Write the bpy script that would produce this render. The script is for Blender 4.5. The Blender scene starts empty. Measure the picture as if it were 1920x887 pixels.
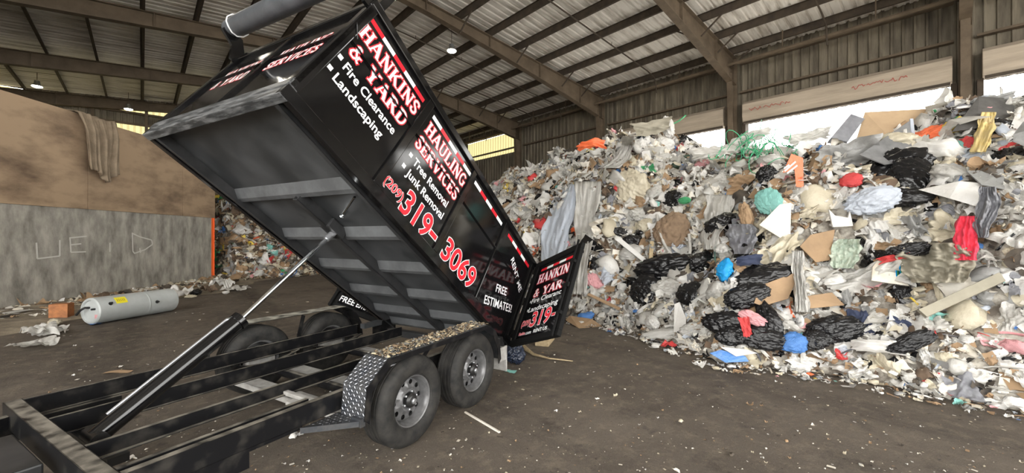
import bpy, bmesh, math, random
import numpy as np
from mathutils import Vector, Matrix, noise

random.seed(7); RNG = np.random.default_rng(7)
sc = bpy.context.scene
COL = sc.collection

# ------------------------------------------------------------------ helpers
class MB:
    """collects faces and links them as ONE mesh object"""
    def __init__(s, xf=None):
        s.v = []; s.f = []; s.m = []; s.xf = xf
    def add(s, vs, fs, mi=0):
        b = len(s.v)
        for p in vs:
            s.v.append(tuple(s.xf(*p)) if s.xf else tuple(p))
        for f in fs:
            s.f.append(tuple(b + i for i in f)); s.m.append(mi)
    def box(s, x0, x1, y0, y1, z0, z1, mi=0):
        vs = [(x, y, z) for x in (x0, x1) for y in (y0, y1) for z in (z0, z1)]
        s.add(vs, [(0, 1, 3, 2), (4, 6, 7, 5), (0, 4, 5, 1), (2, 3, 7, 6), (0, 2, 6, 4), (1, 5, 7, 3)], mi)
    def prism(s, poly, axis, a, b, mi=0):
        """poly of 2D points extruded along axis (0,1,2) from a to b"""
        def mk(p, t):
            q = list(p); q.insert(axis, t); return tuple(q)
        n = len(poly)
        vs = [mk(p, a) for p in poly] + [mk(p, b) for p in poly]
        fs = [tuple(range(n)), tuple(range(2 * n - 1, n - 1, -1))]
        fs += [(i, (i + 1) % n, n + (i + 1) % n, n + i) for i in range(n)]
        s.add(vs, fs, mi)
    def bar(s, p, q, w, h, up=(0, 0, 1), mi=0):
        p = Vector(p); q = Vector(q); d = (q - p).normalized(); u = Vector(up)
        a = d.cross(u); a = a.normalized() if a.length > 1e-6 else Vector((1, 0, 0))
        u = a.cross(d).normalized()
        vs = []
        for c in (p, q):
            for i, j in ((-1, -1), (1, -1), (1, 1), (-1, 1)):
                vs.append(tuple(c + a * (i * w / 2) + u * (j * h / 2)))
        s.add(vs, [(0, 1, 2, 3), (7, 6, 5, 4), (0, 4, 5, 1), (1, 5, 6, 2), (2, 6, 7, 3), (3, 7, 4, 0)], mi)
    def tube(s, pts, r, n=12, mi=0, cap=True):
        pts = [Vector(p) for p in pts]
        rs = r if isinstance(r, (list, tuple)) else [r] * len(pts)
        vs = []; fs = []
        ref = Vector((0, 0, 1))
        d0 = (pts[1] - pts[0]).normalized()
        if abs(d0.dot(ref)) > .9: ref = Vector((1, 0, 0))
        a = d0.cross(ref).normalized()
        for i, p in enumerate(pts):
            d = (pts[min(i + 1, len(pts) - 1)] - pts[max(i - 1, 0)]).normalized()
            a = (a - d * a.dot(d)).normalized(); b = d.cross(a)
            for k in range(n):
                t = 2 * math.pi * k / n
                vs.append(tuple(p + (a * math.cos(t) + b * math.sin(t)) * rs[i]))
        for i in range(len(pts) - 1):
            for k in range(n):
                k2 = (k + 1) % n
                fs.append((i * n + k, i * n + k2, (i + 1) * n + k2, (i + 1) * n + k))
        if cap:
            fs.append(tuple(range(n))); fs.append(tuple(range(len(pts) * n - 1, (len(pts) - 1) * n - 1, -1)))
        s.add(vs, fs, mi)
    def lathe(s, prof, c, axis=1, n=48, mi=0):
        """prof: (radius, offset along axis)"""
        vs = []; fs = []
        for r, h in prof:
            for k in range(n):
                t = 2 * math.pi * k / n
                q = [r * math.cos(t), r * math.sin(t)]; q.insert(axis, h)
                vs.append((c[0] + q[0], c[1] + q[1], c[2] + q[2]))
        for i in range(len(prof) - 1):
            for k in range(n):
                k2 = (k + 1) % n
                fs.append((i * n + k, i * n + k2, (i + 1) * n + k2, (i + 1) * n + k))
        s.add(vs, fs, mi)
    def build(s, name, mats, parent=None, smooth=False, bevel=0, recalc=True):
        me = bpy.data.meshes.new(name)
        me.from_pydata(s.v, [], s.f)
        mats = mats if isinstance(mats, (list, tuple)) else [mats]
        for m in mats: me.materials.append(m)
        if len(mats) > 1: me.polygons.foreach_set('material_index', s.m)
        if recalc and len(s.v) < 60000:
            bm = bmesh.new(); bm.from_mesh(me); bmesh.ops.recalc_face_normals(bm, faces=bm.faces); bm.to_mesh(me); bm.free()
        if smooth:
            me.polygons.foreach_set('use_smooth', [True] * len(me.polygons))
            if smooth != 'all' : me.set_sharp_from_angle(angle=math.radians(38))
        o = bpy.data.objects.new(name, me); COL.objects.link(o)
        if parent: o.parent = parent
        if bevel:
            b = o.modifiers.new('bevel', 'BEVEL'); b.width = bevel; b.segments = 2; b.limit_method = 'ANGLE'; b.angle_limit = math.radians(50)
        return o

def tag(o, label=None, cat=None, group=None, kind=None):
    if label: o['label'] = label
    if cat: o['category'] = cat
    if group: o['group'] = group
    if kind: o['kind'] = kind
    return o
def empty(name, loc, rz=0):
    o = bpy.data.objects.new(name, None); COL.objects.link(o); o.location = loc; o.rotation_euler = (0, 0, rz)
    o.empty_display_size = .1
    return o
def struct(o): o['kind'] = 'structure'; return o

# ------------------------------------------------------------------ materials
def nodes(name):
    m = bpy.data.materials.new(name); m.use_nodes = True
    nt = m.node_tree; b = nt.nodes['Principled BSDF']
    return m, nt, b
def mat(name, rgb, rough=.5, metal=0, spec=.5, var=0, vscale=8, bump=0, bscale=40, coat=0, rvar=0, trans=0, rgb2=None, detail=6, vlo=.35, vhi=.65, stretch=None):
    m, nt, b = nodes(name); L = nt.links.new
    b.inputs['Base Color'].default_value = (*rgb, 1); b.inputs['Roughness'].default_value = rough
    b.inputs['Metallic'].default_value = metal; b.inputs['Specular IOR Level'].default_value = spec
    if coat: b.inputs['Coat Weight'].default_value = coat; b.inputs['Coat Roughness'].default_value = .04
    tc = nt.nodes.new('ShaderNodeTexCoord'); vec = tc.outputs['Object']
    if stretch:
        mp = nt.nodes.new('ShaderNodeMapping'); mp.inputs['Scale'].default_value = stretch; L(vec, mp.inputs['Vector']); vec = mp.outputs['Vector']
    if rgb2 is not None or rvar:
        n = nt.nodes.new('ShaderNodeTexNoise'); n.inputs['Scale'].default_value = vscale; n.inputs['Detail'].default_value = detail; n.inputs['Roughness'].default_value = .62
        L(vec, n.inputs['Vector'])
        mr = nt.nodes.new('ShaderNodeMapRange'); mr.inputs['From Min'].default_value = vlo; mr.inputs['From Max'].default_value = vhi
        L(n.outputs['Fac'], mr.inputs['Value'])
        if rgb2 is not None:
            mx = nt.nodes.new('ShaderNodeMix'); mx.data_type = 'RGBA'
            mx.inputs['A'].default_value = (*rgb, 1); mx.inputs['B'].default_value = (*rgb2, 1)
            L(mr.outputs['Result'], mx.inputs['Factor']); L(mx.outputs['Result'], b.inputs['Base Color'])
        if rvar:
            m2 = nt.nodes.new('ShaderNodeMapRange'); m2.inputs['To Min'].default_value = rough; m2.inputs['To Max'].default_value = min(1, rough + rvar)
            L(mr.outputs['Result'], m2.inputs['Value']); L(m2.outputs['Result'], b.inputs['Roughness'])
    if bump:
        n2 = nt.nodes.new('ShaderNodeTexNoise'); n2.inputs['Scale'].default_value = bscale; n2.inputs['Detail'].default_value = 4
        L(vec, n2.inputs['Vector'])
        bp = nt.nodes.new('ShaderNodeBump'); bp.inputs['Strength'].default_value = bump; bp.inputs['Distance'].default_value = .02
        L(n2.outputs['Fac'], bp.inputs['Height']); L(bp.outputs['Normal'], b.inputs['Normal'])
    if trans:
        tr = nt.nodes.new('ShaderNodeBsdfTranslucent'); tr.inputs['Color'].default_value = (*rgb, 1)
        ms = nt.nodes.new('ShaderNodeMixShader'); ms.inputs['Fac'].default_value = trans
        out = nt.nodes['Material Output']
        L(b.outputs[0], ms.inputs[1]); L(tr.outputs[0], ms.inputs[2]); L(ms.outputs[0], out.inputs['Surface'])
    return m
def dusty(name, rgb, dust, rough=.4, lo=.75, hi=.98, coat=0, vscale=9, amount=1.0):
    """paint with dust settled on the upward faces"""
    m, nt, b = nodes(name); L = nt.links.new
    b.inputs['Roughness'].default_value = rough; b.inputs['Specular IOR Level'].default_value = .18
    if coat: b.inputs['Coat Weight'].default_value = coat; b.inputs['Coat Roughness'].default_value = .05
    g = nt.nodes.new('ShaderNodeNewGeometry'); sx = nt.nodes.new('ShaderNodeSeparateXYZ'); L(g.outputs['True Normal'], sx.inputs[0])
    mr = nt.nodes.new('ShaderNodeMapRange'); mr.inputs['From Min'].default_value = lo; mr.inputs['From Max'].default_value = hi
    L(sx.outputs['Z'], mr.inputs['Value'])
    tc = nt.nodes.new('ShaderNodeTexCoord'); n = nt.nodes.new('ShaderNodeTexNoise'); n.inputs['Scale'].default_value = vscale; n.inputs['Detail'].default_value = 7
    L(tc.outputs['Object'], n.inputs['Vector'])
    m2 = nt.nodes.new('ShaderNodeMapRange'); m2.inputs['From Min'].default_value = .3; m2.inputs['From Max'].default_value = .6; m2.inputs['To Max'].default_value = amount
    L(n.outputs['Fac'], m2.inputs['Value'])
    mu = nt.nodes.new('ShaderNodeMath'); mu.operation = 'MULTIPLY'; L(mr.outputs[0], mu.inputs[0]); L(m2.outputs[0], mu.inputs[1])
    m3 = nt.nodes.new('ShaderNodeMapRange'); m3.inputs['From Min'].default_value = .5; m3.inputs['From Max'].default_value = .8; m3.inputs['To Max'].default_value = .12
    L(n.outputs['Fac'], m3.inputs['Value'])
    ad = nt.nodes.new('ShaderNodeMath'); ad.operation = 'ADD'; ad.use_clamp = True; L(mu.outputs[0], ad.inputs[0]); L(m3.outputs[0], ad.inputs[1])
    mx = nt.nodes.new('ShaderNodeMix'); mx.data_type = 'RGBA'; mx.inputs['A'].default_value = (*rgb, 1); mx.inputs['B'].default_value = (*dust, 1)
    L(ad.outputs[0], mx.inputs['Factor']); L(mx.outputs['Result'], b.inputs['Base Color'])
    m4 = nt.nodes.new('ShaderNodeMapRange'); m4.inputs['To Min'].default_value = rough; m4.inputs['To Max'].default_value = .9
    L(ad.outputs[0], m4.inputs['Value']); L(m4.outputs[0], b.inputs['Roughness'])
    return m

M = {}
M['gloss'] = mat('glossy black paint', (.005, .005, .0055), .05, spec=.55, rvar=.08, vscale=3)
M['black'] = dusty('black chassis paint', (.008, .008, .009), (.33, .30, .25), .28, amount=.6)
M['under'] = mat('satin black underside paint', (.030, .032, .034), .33, rgb2=(.085, .088, .092), vscale=2.2, vlo=.4, vhi=.75, rvar=.2, bump=.05, bscale=8)
M['underdk'] = mat('dark satin paint', (.018, .019, .02), .42, rgb2=(.04, .04, .042), vscale=5)
M['cross'] = mat('crossmember paint greyed for sheen', (.11, .115, .12), .35, rgb2=(.06, .062, .065), vscale=3, rvar=.2)  # sheen of the sloped faces put into a lighter base grey
M['edge'] = mat('matt black edge paint', (.007, .007, .007), .65, spec=.12)
M['worn'] = mat('worn scraped black paint', (.03, .032, .034), .4, rgb2=(.26, .265, .27), vscale=9, vlo=.45, vhi=.8, stretch=(3, .6, 3), bump=.1)
M['rubber'] = mat('tyre rubber', (.016, .016, .016), .6, rgb2=(.038, .036, .033), vscale=12, bump=.08, bscale=60, spec=.2)
M['rim'] = mat('silver painted steel', (.17, .17, .175), .35, metal=.3, rgb2=(.11, .11, .11), vscale=20)
M['hub'] = mat('black greased hub', (.015, .015, .015), .35)
M['chrome'] = mat('chrome', (.75, .78, .8), .12, metal=1)
M['zinc'] = mat('zinc plated steel', (.45, .46, .48), .35, metal=.8)
M['tread'] = mat('diamond tread aluminium', (.40, .42, .46), .3, metal=.8, rgb2=(.28, .29, .31), vscale=10)
M['treadbase'] = mat('dull tread plate ground', (.045, .05, .06), .45, metal=.5, rgb2=(.09, .09, .09), vscale=10)
M['dustmetal'] = mat('dusty grey steel', (.42, .41, .39), .7, rgb2=(.28, .27, .25), vscale=12)
M['white_film'] = mat('white lettering film', (.86, .87, .88), .3)
M['red_film'] = mat('red lettering film', (.62, .02, .035), .3)
M['tape_red'] = mat('red reflective tape', (.66, .015, .03), .25)
M['tape_white'] = mat('white reflective tape', (.8, .82, .84), .25)
M['tarp'] = mat('dark tarp roll', (.05, .055, .06), .42, rgb2=(.085, .09, .1), vscale=4, bump=.2, bscale=12)
M['wood'] = mat('pale wood', (.45, .36, .22), .8, rgb2=(.3, .22, .12), vscale=20)

# ------------------------------------------------------------------ camera (level, 1.727 m high)
H_CAM = 1.727
cam = bpy.data.objects.new('camera', bpy.data.cameras.new('camera')); COL.objects.link(cam)
cam.location = (0, 0, H_CAM); cam.rotation_euler = (math.radians(90 + .08), 0, 0)
cam.data.sensor_width = 36; cam.data.lens = 36 * 758.4 / 1920; cam.data.clip_end = 500
sc.camera = cam
FPX, HOR = 758.4, 444.5
def ray(u, v): return Vector(((u - 960) / FPX, 1, -(v - HOR) / FPX))
def ground(u, v): r = ray(u, v); t = -H_CAM / r.z; return Vector((r.x * t, r.y * t, 0))

# ------------------------------------------------------------------ the building: local x = across (towards right wall), y = along it
BA = math.radians(42.45)
def bldg(name, mb, mats, **k):
    o = mb.build(name, mats, **k); o.rotation_euler = (0, 0, BA); return struct(o)
CB, SB = math.cos(BA), math.sin(BA)
def b2w(s, t, z=0): return Vector((s * CB - t * SB, s * SB + t * CB, z))
def w2b(p): return p.x * CB + p.y * SB, -p.x * SB + p.y * CB
def roofz(s): return 10.0 + .09 * (20 - s) if s > 7 else 11.17 - .09 * (7 - s)
SW, TE, TN, SL = 20.0, 35.2, -15.0, -9.0

M['floor'] = None
def floor_material():
    m, nt, b = nodes('stained asphalt floor'); L = nt.links.new
    tc = nt.nodes.new('ShaderNodeTexCoord')
    def nz(scale, detail=6, st=None, rough=.6):
        n = nt.nodes.new('ShaderNodeTexNoise'); n.inputs['Scale'].default_value = scale; n.inputs['Detail'].default_value = detail; n.inputs['Roughness'].default_value = rough
        v = tc.outputs['Object']
        if st:
            mp = nt.nodes.new('ShaderNodeMapping'); mp.inputs['Scale'].default_value = st; mp.inputs['Rotation'].default_value = (0, 0, math.radians(48)); L(v, mp.inputs['Vector']); v = mp.outputs['Vector']
        L(v, n.inputs['Vector']); return n.outputs['Fac']
    def ramp(f, a, b_, lo, hi):
        r = nt.nodes.new('ShaderNodeMapRange'); r.inputs['From Min'].default_value = lo; r.inputs['From Max'].default_value = hi
        L(f, r.inputs['Value']); x = nt.nodes.new('ShaderNodeMix'); x.data_type = 'RGBA'
        x.inputs['Factor'].default_value = 0; L(r.outputs[0], x.inputs['Factor'])
        for k, c in (('A', a), ('B', b_)):
            if hasattr(c, 'links'): L(c, x.inputs[k])
            else: x.inputs[k].default_value = (*c, 1)
        return x.outputs['Result']
    base = ramp(nz(.35, 8), (.088, .070, .055), (.165, .138, .110), .35, .68)
    base = ramp(nz(.5, 7, (1, .12, 1)), base, (.052, .041, .033), .50, .62)          # tyre-polished darker tracks
    base = ramp(nz(5, 9, rough=.8), base, (.25, .205, .155), .50, .74)
    base = ramp(nz(1.3, 9, rough=.75), base, (.045, .036, .029), .54, .70)              # dust
    base = ramp(nz(110, 3, rough=.85), base, (.40, .37, .32), .60, .72)                # specks of grit
    base = ramp(nz(3.5, 6), base, (.05, .043, .038), .62, .78)
    L(base, b.inputs['Base Color'])
    b.inputs['Specular IOR Level'].default_value = .35
    r = nt.nodes.new('ShaderNodeMapRange'); r.inputs['To Min'].default_value = .55; r.inputs['To Max'].default_value = .95; L(nz(2, 6), r.inputs['Value']); L(r.outputs[0], b.inputs['Roughness'])
    bp = nt.nodes.new('ShaderNodeBump'); bp.inputs['Strength'].default_value = .8; bp.inputs['Distance'].default_value = .03
    L(nz(18, 9, rough=.8), bp.inputs['Height']); L(bp.outputs[0], b.inputs['Normal'])
    return m
M['floor'] = floor_material()
mb = MB(); mb.add([(SL, TN, 0), (SW + .1, TN, 0), (SW + .1, TE + .1, 0), (SL, TE + .1, 0)], [(0, 1, 2, 3)])
bldg('floor', mb, M['floor'], recalc=False)
M['yard'] = mat('pale bounce yard', (.55, .53, .49), .9, rgb2=(.42, .40, .37), vscale=1)  # unseen ground outside, made pale to bounce skylight up onto the roof
mb = MB(); e_ = 70; x0, x1, y0, y1 = SL, SW + .1, TN, TE + .1
mb.add([(-e_, -e_, -.01), (e_, -e_, -.01), (e_, y0, -.01), (-e_, y0, -.01)], [(0, 1, 2, 3)]); mb.add([(x1, y0, -.01), (e_, y0, -.01), (e_, e_, -.01), (x1, e_, -.01)], [(0, 1, 2, 3)])
mb.add([(-e_, y0, -.01), (x0, y0, -.01), (x0, e_, -.01), (-e_, e_, -.01)], [(0, 1, 2, 3)]); mb.add([(x0, y1, -.01), (x1, y1, -.01), (x1, e_, -.01), (x0, e_, -.01)], [(0, 1, 2, 3)])
bldg('ground', mb, M['yard'], recalc=False)

M['roofsheet'] = mat('galvanised roof sheet', (.86, .835, .79), .5, metal=0, rgb2=(.33, .29, .235), vscale=1.2, vlo=.46, vhi=.72, stretch=(.35, 3, 1), detail=8)
M['beam'] = mat('dusty brown steel', (.15, .112, .075), .8, rgb2=(.095, .07, .046), vscale=2, bump=.1)
M['purlin'] = mat('dark dusty purlin steel', (.08, .06, .042), .85, rgb2=(.045, .034, .025), vscale=3)
M['wallsheet'] = mat('grimy ribbed wall sheet', (.215, .185, .135), .75, rgb2=(.075, .062, .045), vscale=1.4, vlo=.38, vhi=.66, stretch=(1, 2.2, .35), detail=8)
M['hood'] = mat('dusty beige door hood', (.50, .42, .33), .75, rgb2=(.36, .30, .23), vscale=2, stretch=(1, .3, 3))
M['hooded'] = mat('faded red stencil', (.45, .10, .08), .8)
M['skylight'] = mat('yellowed translucent panel', (.24, .21, .105), .7, trans=.85)

# roof: two slopes of ribbed sheet
def rib_sheet(mb, t0, t1, pitch, pts_at, depth=.04):
    """ribbed sheet: pts_at(t, d) gives the two end points of a line across; ribs every pitch"""
    t = t0; prof = []
    while t < t1:
        prof += [(t, 0), (t + pitch * .62, 0), (t + pitch * .72, depth), (t + pitch * .90, depth)]
        t += pitch
    prof.append((t1, 0))
    vs = []; fs = []
    for k, (tt, d) in enumerate(prof):
        a, b = pts_at(min(tt, t1), d); vs += [a, b]
        if k: fs.append((2 * k - 2, 2 * k - 1, 2 * k + 1, 2 * k))
    mb.add(vs, fs)
mb = MB()
rib_sheet(mb, TN, TE, .33, lambda t, d: ((7, t, roofz(7) + d), (SW + .4, t, roofz(SW + .4) + d)), .05)
rib_sheet(mb, TN, TE, .33, lambda t, d: ((SL, t, roofz(SL) + d), (7, t, roofz(7) + d)), .05)
bldg('ceiling', mb, M['roofsheet'], recalc=False)

FT = [-14.35, -7.3, -.25, 6.72, 13.76, 20.7, 27.7, 34.6]
for k, t in enumerate(FT):
    mb = MB()
    def flange(z0f, s0, s1, w, th):
        vs = []; n = 12
        for i in range(n + 1):
            s = s0 + (s1 - s0) * i / n
            z = z0f(s); vs += [(s, t - w / 2, z), (s, t + w / 2, z), (s, t - w / 2, z + th), (s, t + w / 2, z + th)]
        fs = []
        for i in range(n):
            a = 4 * i; fs += [(a, a + 1, a + 5, a + 4), (a + 2, a + 6, a + 7, a + 3), (a, a + 4, a + 6, a + 2), (a + 1, a + 3, a + 7, a + 5)]
        fs += [(0, 2, 3, 1), (4 * n, 4 * n + 1, 4 * n + 3, 4 * n + 2)]
        mb.add(vs, fs)
    top = lambda s: roofz(s) - .27
    def low(s):
        if s > 7: return roofz(s) - .27 - (.40 + .85 * max(0, (s - 7) / 13) ** 1.5)
        return roofz(s) - .27 - (.42 + .35 * max(0, (7 - s) / 16))
    for s0, s1 in ((7, SW - .35), (SL, 7)):
        flange(low, s0, s1, .28, .03); flange(lambda s: top(s) - .03, s0, s1, .28, .03)
        vs = []; n = 12
        for i in range(n + 1):
            s = s0 + (s1 - s0) * i / n
            vs += [(s, t - .012, low(s)), (s, t - .012, top(s)), (s, t + .012, low(s)), (s, t + .012, top(s))]
        fs = []
        for i in range(n):
            a = 4 * i; fs += [(a, a + 1, a + 5, a + 4), (a + 2, a + 6, a + 7, a + 3)]
        mb.add(vs, fs)
        for i in range(1, 12, 3):                      # web stiffeners
            s = s0 + (s1 - s0) * i / 12
            mb.box(s - .01, s + .01, t - .12, t + .12, low(s), top(s))
    # column: tapered H
    for dz in (0,):
        mb.prism([(19.25, 9.0), (19.65, 0), (19.7, 0), (19.68, 9.7), (19.25, 9.4)], 1, t - .012, t + .012)
        mb.bar((19.62, t, 0), (19.2, t, 9.0), .22, .03, up=(1, 0, .05))
        mb.box(19.68, 19.72, t - .15, t + .15, 0, 9.75)
    bldg('pillar', mb, M['beam'])

PS = [19.2 - 1.6 * k for k in range(18)]
for k, s in enumerate(PS):
    z = roofz(s)
    mb = MB()
    mb.box(s - .015, s + .005, TN, TE, z - .265, z - .005)
    mb.box(s - .015, s + .08, TN, TE, z - .28, z - .262)
    mb.box(s - .07, s + .005, TN, TE, z - .02, z - .004)
    o = bldg('trim', mb, M['purlin'])
for k, t in enumerate(FT[1:]):                         # flange braces below the first purlins
    mb = MB()
    for s in (19.2, 17.6, 16.0, 12.8, 9.6):
        for q in (-1, 1):
            z = roofz(s)
            mb.bar((s, t + q * .9, z - .26), (s, t + q * .1, z - .85), .05, .05)
    bldg('trim', mb, M['purlin'])

# right wall with its three big door openings
DOORS = [(-6.6, -.65), (.08, 6.22), (7.1, 13.1)]
DT = 6.78
mb = MB()
edges = [TN] + [x for d in DOORS for x in d] + [21.2, 27.4, TE]
def wall_piece(t0, t1, z0, z1):
    rib_sheet(mb, t0, t1, .30, lambda t, d: ((SW + .06 - d, t, z0), (SW + .06 - d, t, z1)), .05)
wtop = roofz(SW) + .12
wall_piece(TN, -6.6, 0, wtop); wall_piece(-.65, .08, 0, wtop); wall_piece(6.22, 7.1, 0, wtop); wall_piece(13.1, 21.2, 0, wtop)
for a, b in DOORS: wall_piece(a, b, DT, wtop)
wall_piece(21.2, 27.4, 0, 7.95); wall_piece(21.2, 27.4, 9.45, wtop); wall_piece(27.4, TE, 0, wtop)
bldg('wall_right', mb, M['wallsheet'], recalc=False)
mb = MB()
for z in (8.2, 9.5, 3.0, 5.2):
    for a, b in ((TN, -.5), (0, 6.5), (7.0, 13.5), (14, 20.5), (20.9, 27.5), (27.9, 34.4)):
        if z < 6 and b < 13.6: continue
        mb.box(SW - .22, SW - .02, a, b, z - .02, z + .06)
bldg('trim', mb, M['beam'])
mb = MB()                                              # long eave strut pipe with hangers
for a, b in zip(FT[:-1], FT[1:]):
    mb.tube([(18.9, a, 9.0 + .25), (18.9, b, 9.0 + .25)], .07, 8)
    for q in (.3, .7):
        t = a + (b - a) * q; mb.bar((18.9, t, 9.25), (18.9, t, 10.0), .04, .04)
bldg('trim', mb, M['beam'])
# the window strip of translucent sheet in the right wall
mb = MB(); rib_sheet(mb, 21.2, 27.4, .30, lambda t, d: ((SW + .1 - d, t, 7.95), (SW + .1 - d, t, 9.45)), .05)
bldg('window_1', mb, M['skylight'], recalc=False)
# roller doors: hood, jambs and the dark bottom bar
for k, (a, b) in enumerate(DOORS):
    mb = MB()
    mb.prism([(SW - .05, DT), (SW - .55, DT), (SW - .62, DT + .25), (SW - .60, DT + .75), (SW - .4, DT + .9), (SW - .05, DT + .9)], 1, a - .05, b + .05)
    root = bldg('door_%d' % (k + 1), mb, M['hood'], bevel=.02)
    mb = MB(); mb.box(SW - .60, SW - .50, a, b, DT - .10, DT - .01); r2 = mb.build('bottom_bar', M['purlin'], root)
    mb = MB()
    for t in (a - .08, b + .08): mb.box(SW - .30, SW + .05, t - .07, t + .07, 0, DT)
    mb.build('jamb', M['purlin'], root)
    # faded red stencil scrawl on the hood (illegible in the photograph)
    mb = MB(); rr = random.Random(k)
    for c0 in ([a + 1.0, a + 4.4] if k == 1 else []):
        y = c0
        pv = (y, .08)
        for j in range(34):
            y += .035 + .02 * rr.random(); q = (y, .02 + .15 * rr.random())
            if rr.random() < .85: mb.bar((SW - .622, pv[0], DT + .36 + pv[1]), (SW - .622, q[0], DT + .36 + q[1]), .018, .012, up=(1, 0, 0))
            pv = q
    if mb.v: mb.build('stencil', M['hooded'], root)

# far end wall with its bands of translucent panels
mb = MB()
def ew(s0, s1, z0, z1):
    rib_sheet(mb, s0, s1, .30, lambda s, d: ((s, TE - d, z0), (s, TE - d, z1 if z1 else roofz(s))), .05)
ew(SL, SW, 0, 7.3); ew(SL, SW, 8.85, 9.62); ew(SL, SW, 10.02, None); ew(7, SW, 7.3, 10.02)
bldg('wall_back', mb, M['wallsheet'], recalc=False)
mb = MB()
rib_sheet(mb, SL, 7, .30, lambda s, d: ((s, TE + .06 - d, 7.3), (s, TE + .06 - d, 8.85)), .05)
rib_sheet(mb, SL, 7, .30, lambda s, d: ((s, TE + .06 - d, 9.62), (s, TE + .06 - d, 10.02)), .05)
bldg('window_2', mb, M['skylight'], recalc=False)
mb = MB()
for s in (-7, -4.6, -2.2, .2, 2.6, 5.0): mb.box(s - .08, s + .08, TE - .3, TE - .05, 0, roofz(s) - .3)
for z in (8.85, 9.55): mb.box(SL, SW, TE - .25, TE - .08, z - .04, z + .08)
bldg('trim', mb, M['beam'])
mb = MB(); rib_sheet(mb, 6, TE, .30, lambda t, d: ((SL + d, t, 0), (SL + d, t, roofz(SL))), .05)
bldg('wall_left', mb, M['wallsheet'], recalc=False)

# sprinkler pipes under the purlins, following the slope
for t, s0 in ((16.2, 8), (10.0, 9), (3.2, 12), (23.5, 8), (18.6, 12)):
    mb = MB()
    pts = [(s, t, roofz(s) - .42) for s in (s0, 12.5, 15, 18.0)] + [(18.7, t, roofz(18.7) - .5), (18.85, t, roofz(18.8) - .9), (18.9, t, 8.9)]
    mb.tube(pts, .03, 8)
    for s in (s0 + 1, s0 + 3.5, s0 + 6): 
        if s < 18: mb.tube([(s, t, roofz(s) - .42), (s, t, roofz(s) - .27)], .012, 6)
    o = mb.build('sprinkler_pipe', M['purlin']); o.rotation_euler = (0, 0, BA)
    tag(o, 'thin dark pipe hung under the roof purlins', 'pipe', 'pipes under the roof')

# ------------------------------------------------------------------ high bay lamps
lampmat, nt, b_ = nodes('lit lamp lens'); b_.inputs['Emission Color'].default_value = (1, .93, .72, 1); b_.inputs['Emission Strength'].default_value = 60
M['lamp'] = lampmat
def lamp(s, t, z, label, power=260):
    p = b2w(s, t, z)
    root = empty('high_bay_lamp', p); tag(root, label, 'lamp', 'hanging roof lamps')
    mb = MB(); mb.lathe([(.02, .30), (.10, .28), (.12, .12), (.22, .02), (.22, 0), (.19, 0)], (0, 0, 0), 2, 24); mb.build('lamp_shade', M['zinc'], root, smooth=True)
    mb = MB(); mb.lathe([(.19, .0), (.17, -.03), (.09, -.06), (0.001, -.07)], (0, 0, 0), 2, 24); mb.build('lens', M['lamp'], root, smooth='all')
    mb = MB(); mb.tube([(0, 0, .28), (0, 0, roofz(s) - z - .2)], .012, 6); mb.build('hanger', M['purlin'], root)
    ld = bpy.data.lights.new('lamp_light', 'SPOT'); ld.energy = power; ld.color = (1, .93, .78); ld.spot_size = math.radians(150); ld.spot_blend = .6; ld.shadow_soft_size = .18
    lo = bpy.data.objects.new('lamp_light', ld); COL.objects.link(lo); lo.parent = root; lo.location = (0, 0, -.1)
lamp(9.9, 14.7, 9.8, 'lit round lamp hanging from the roof above the heap')
lamp(-3.9, 31.1, 9.3, 'lit lamp near the top left corner over the brown wall')
lamp(-.6, 33.0, 9.3, 'lit lamp in front of the yellow window band')
lamp(.2, 13.9, 9.8, 'lit lamp high above the front of the raised trailer bed')
lamp(11.0, 3.0, 9.8, 'added unseen lamp above the near end of the heap')  # out of view, added as extra light over the near heap

# ------------------------------------------------------------------ push wall on the left: concrete below, rusty steel plates above
WD = Vector((-.061, .998, 0)).normalized(); WN = Vector((WD.y, -WD.x, 0))    # along, and towards the open floor
W0 = Vector((-12.1, 16.4, 0))
wrot = math.atan2(WD.y, WD.x)
M['concrete'] = mat('scraped concrete', (.46, .435, .385), .85, rgb2=(.165, .155, .135), vscale=2.2, vlo=.36, vhi=.68, detail=12, bump=.25, bscale=18, stretch=(1.5, 1, .6))
M['plate'] = mat('rust stained steel plate', (.40, .285, .185), .7, rgb2=(.12, .078, .05), vscale=.9, vlo=.44, vhi=.70, detail=10, stretch=(.7, 1, 1.5), bump=.08, bscale=3)
M['orange'] = mat('orange safety paint', (.95, .16, .03), .6)
M['chalk'] = mat('chalky white paint', (.60, .59, .55), .9)
def pushwall(name, mb, m, parent=None, **k):
    o = mb.build(name, m, parent, **k)
    if not parent: o.location = W0; o.rotation_euler = (0, 0, wrot)
    return o
# local x = along (0 = far end, negative towards the camera), y = left normal (open floor is -y), z up
mb = MB(); mb.box(-16, 0, 0, .5, 0, 2.52)
wl = struct(pushwall('wall_left_push', mb, M['concrete'], bevel=.02)); wl.name = 'wall_left_concrete'
mb = MB()
edge = [(-16, 5.1)]
for x0 in (-16, -12.4, -8.8, -5.2, -1.7):
    x1 = {-16: -12.4, -12.4: -8.8, -8.8: -5.2, -5.2: -1.7, -1.7: .05}[x0]
    mb.box(x0 + .01, x1 - .01, -.03, .02, 2.5, 5.02 + (.06 if x0 in (-8.8, -12.4) else 0))
for x in (-15, -11, -7, -3, -.4): mb.box(x - .08, x + .08, .03, .2, 2.5, 4.9)
mb.build('plate', M['plate'], wl, bevel=.004)
mb = MB(); mb.box(-.001, .012, -.03, .31, .05, 2.5); mb.box(-.13, .0, -.006, -.001, .02, 2.5); mb.build('orange_stripe', M['orange'], wl)
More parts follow.
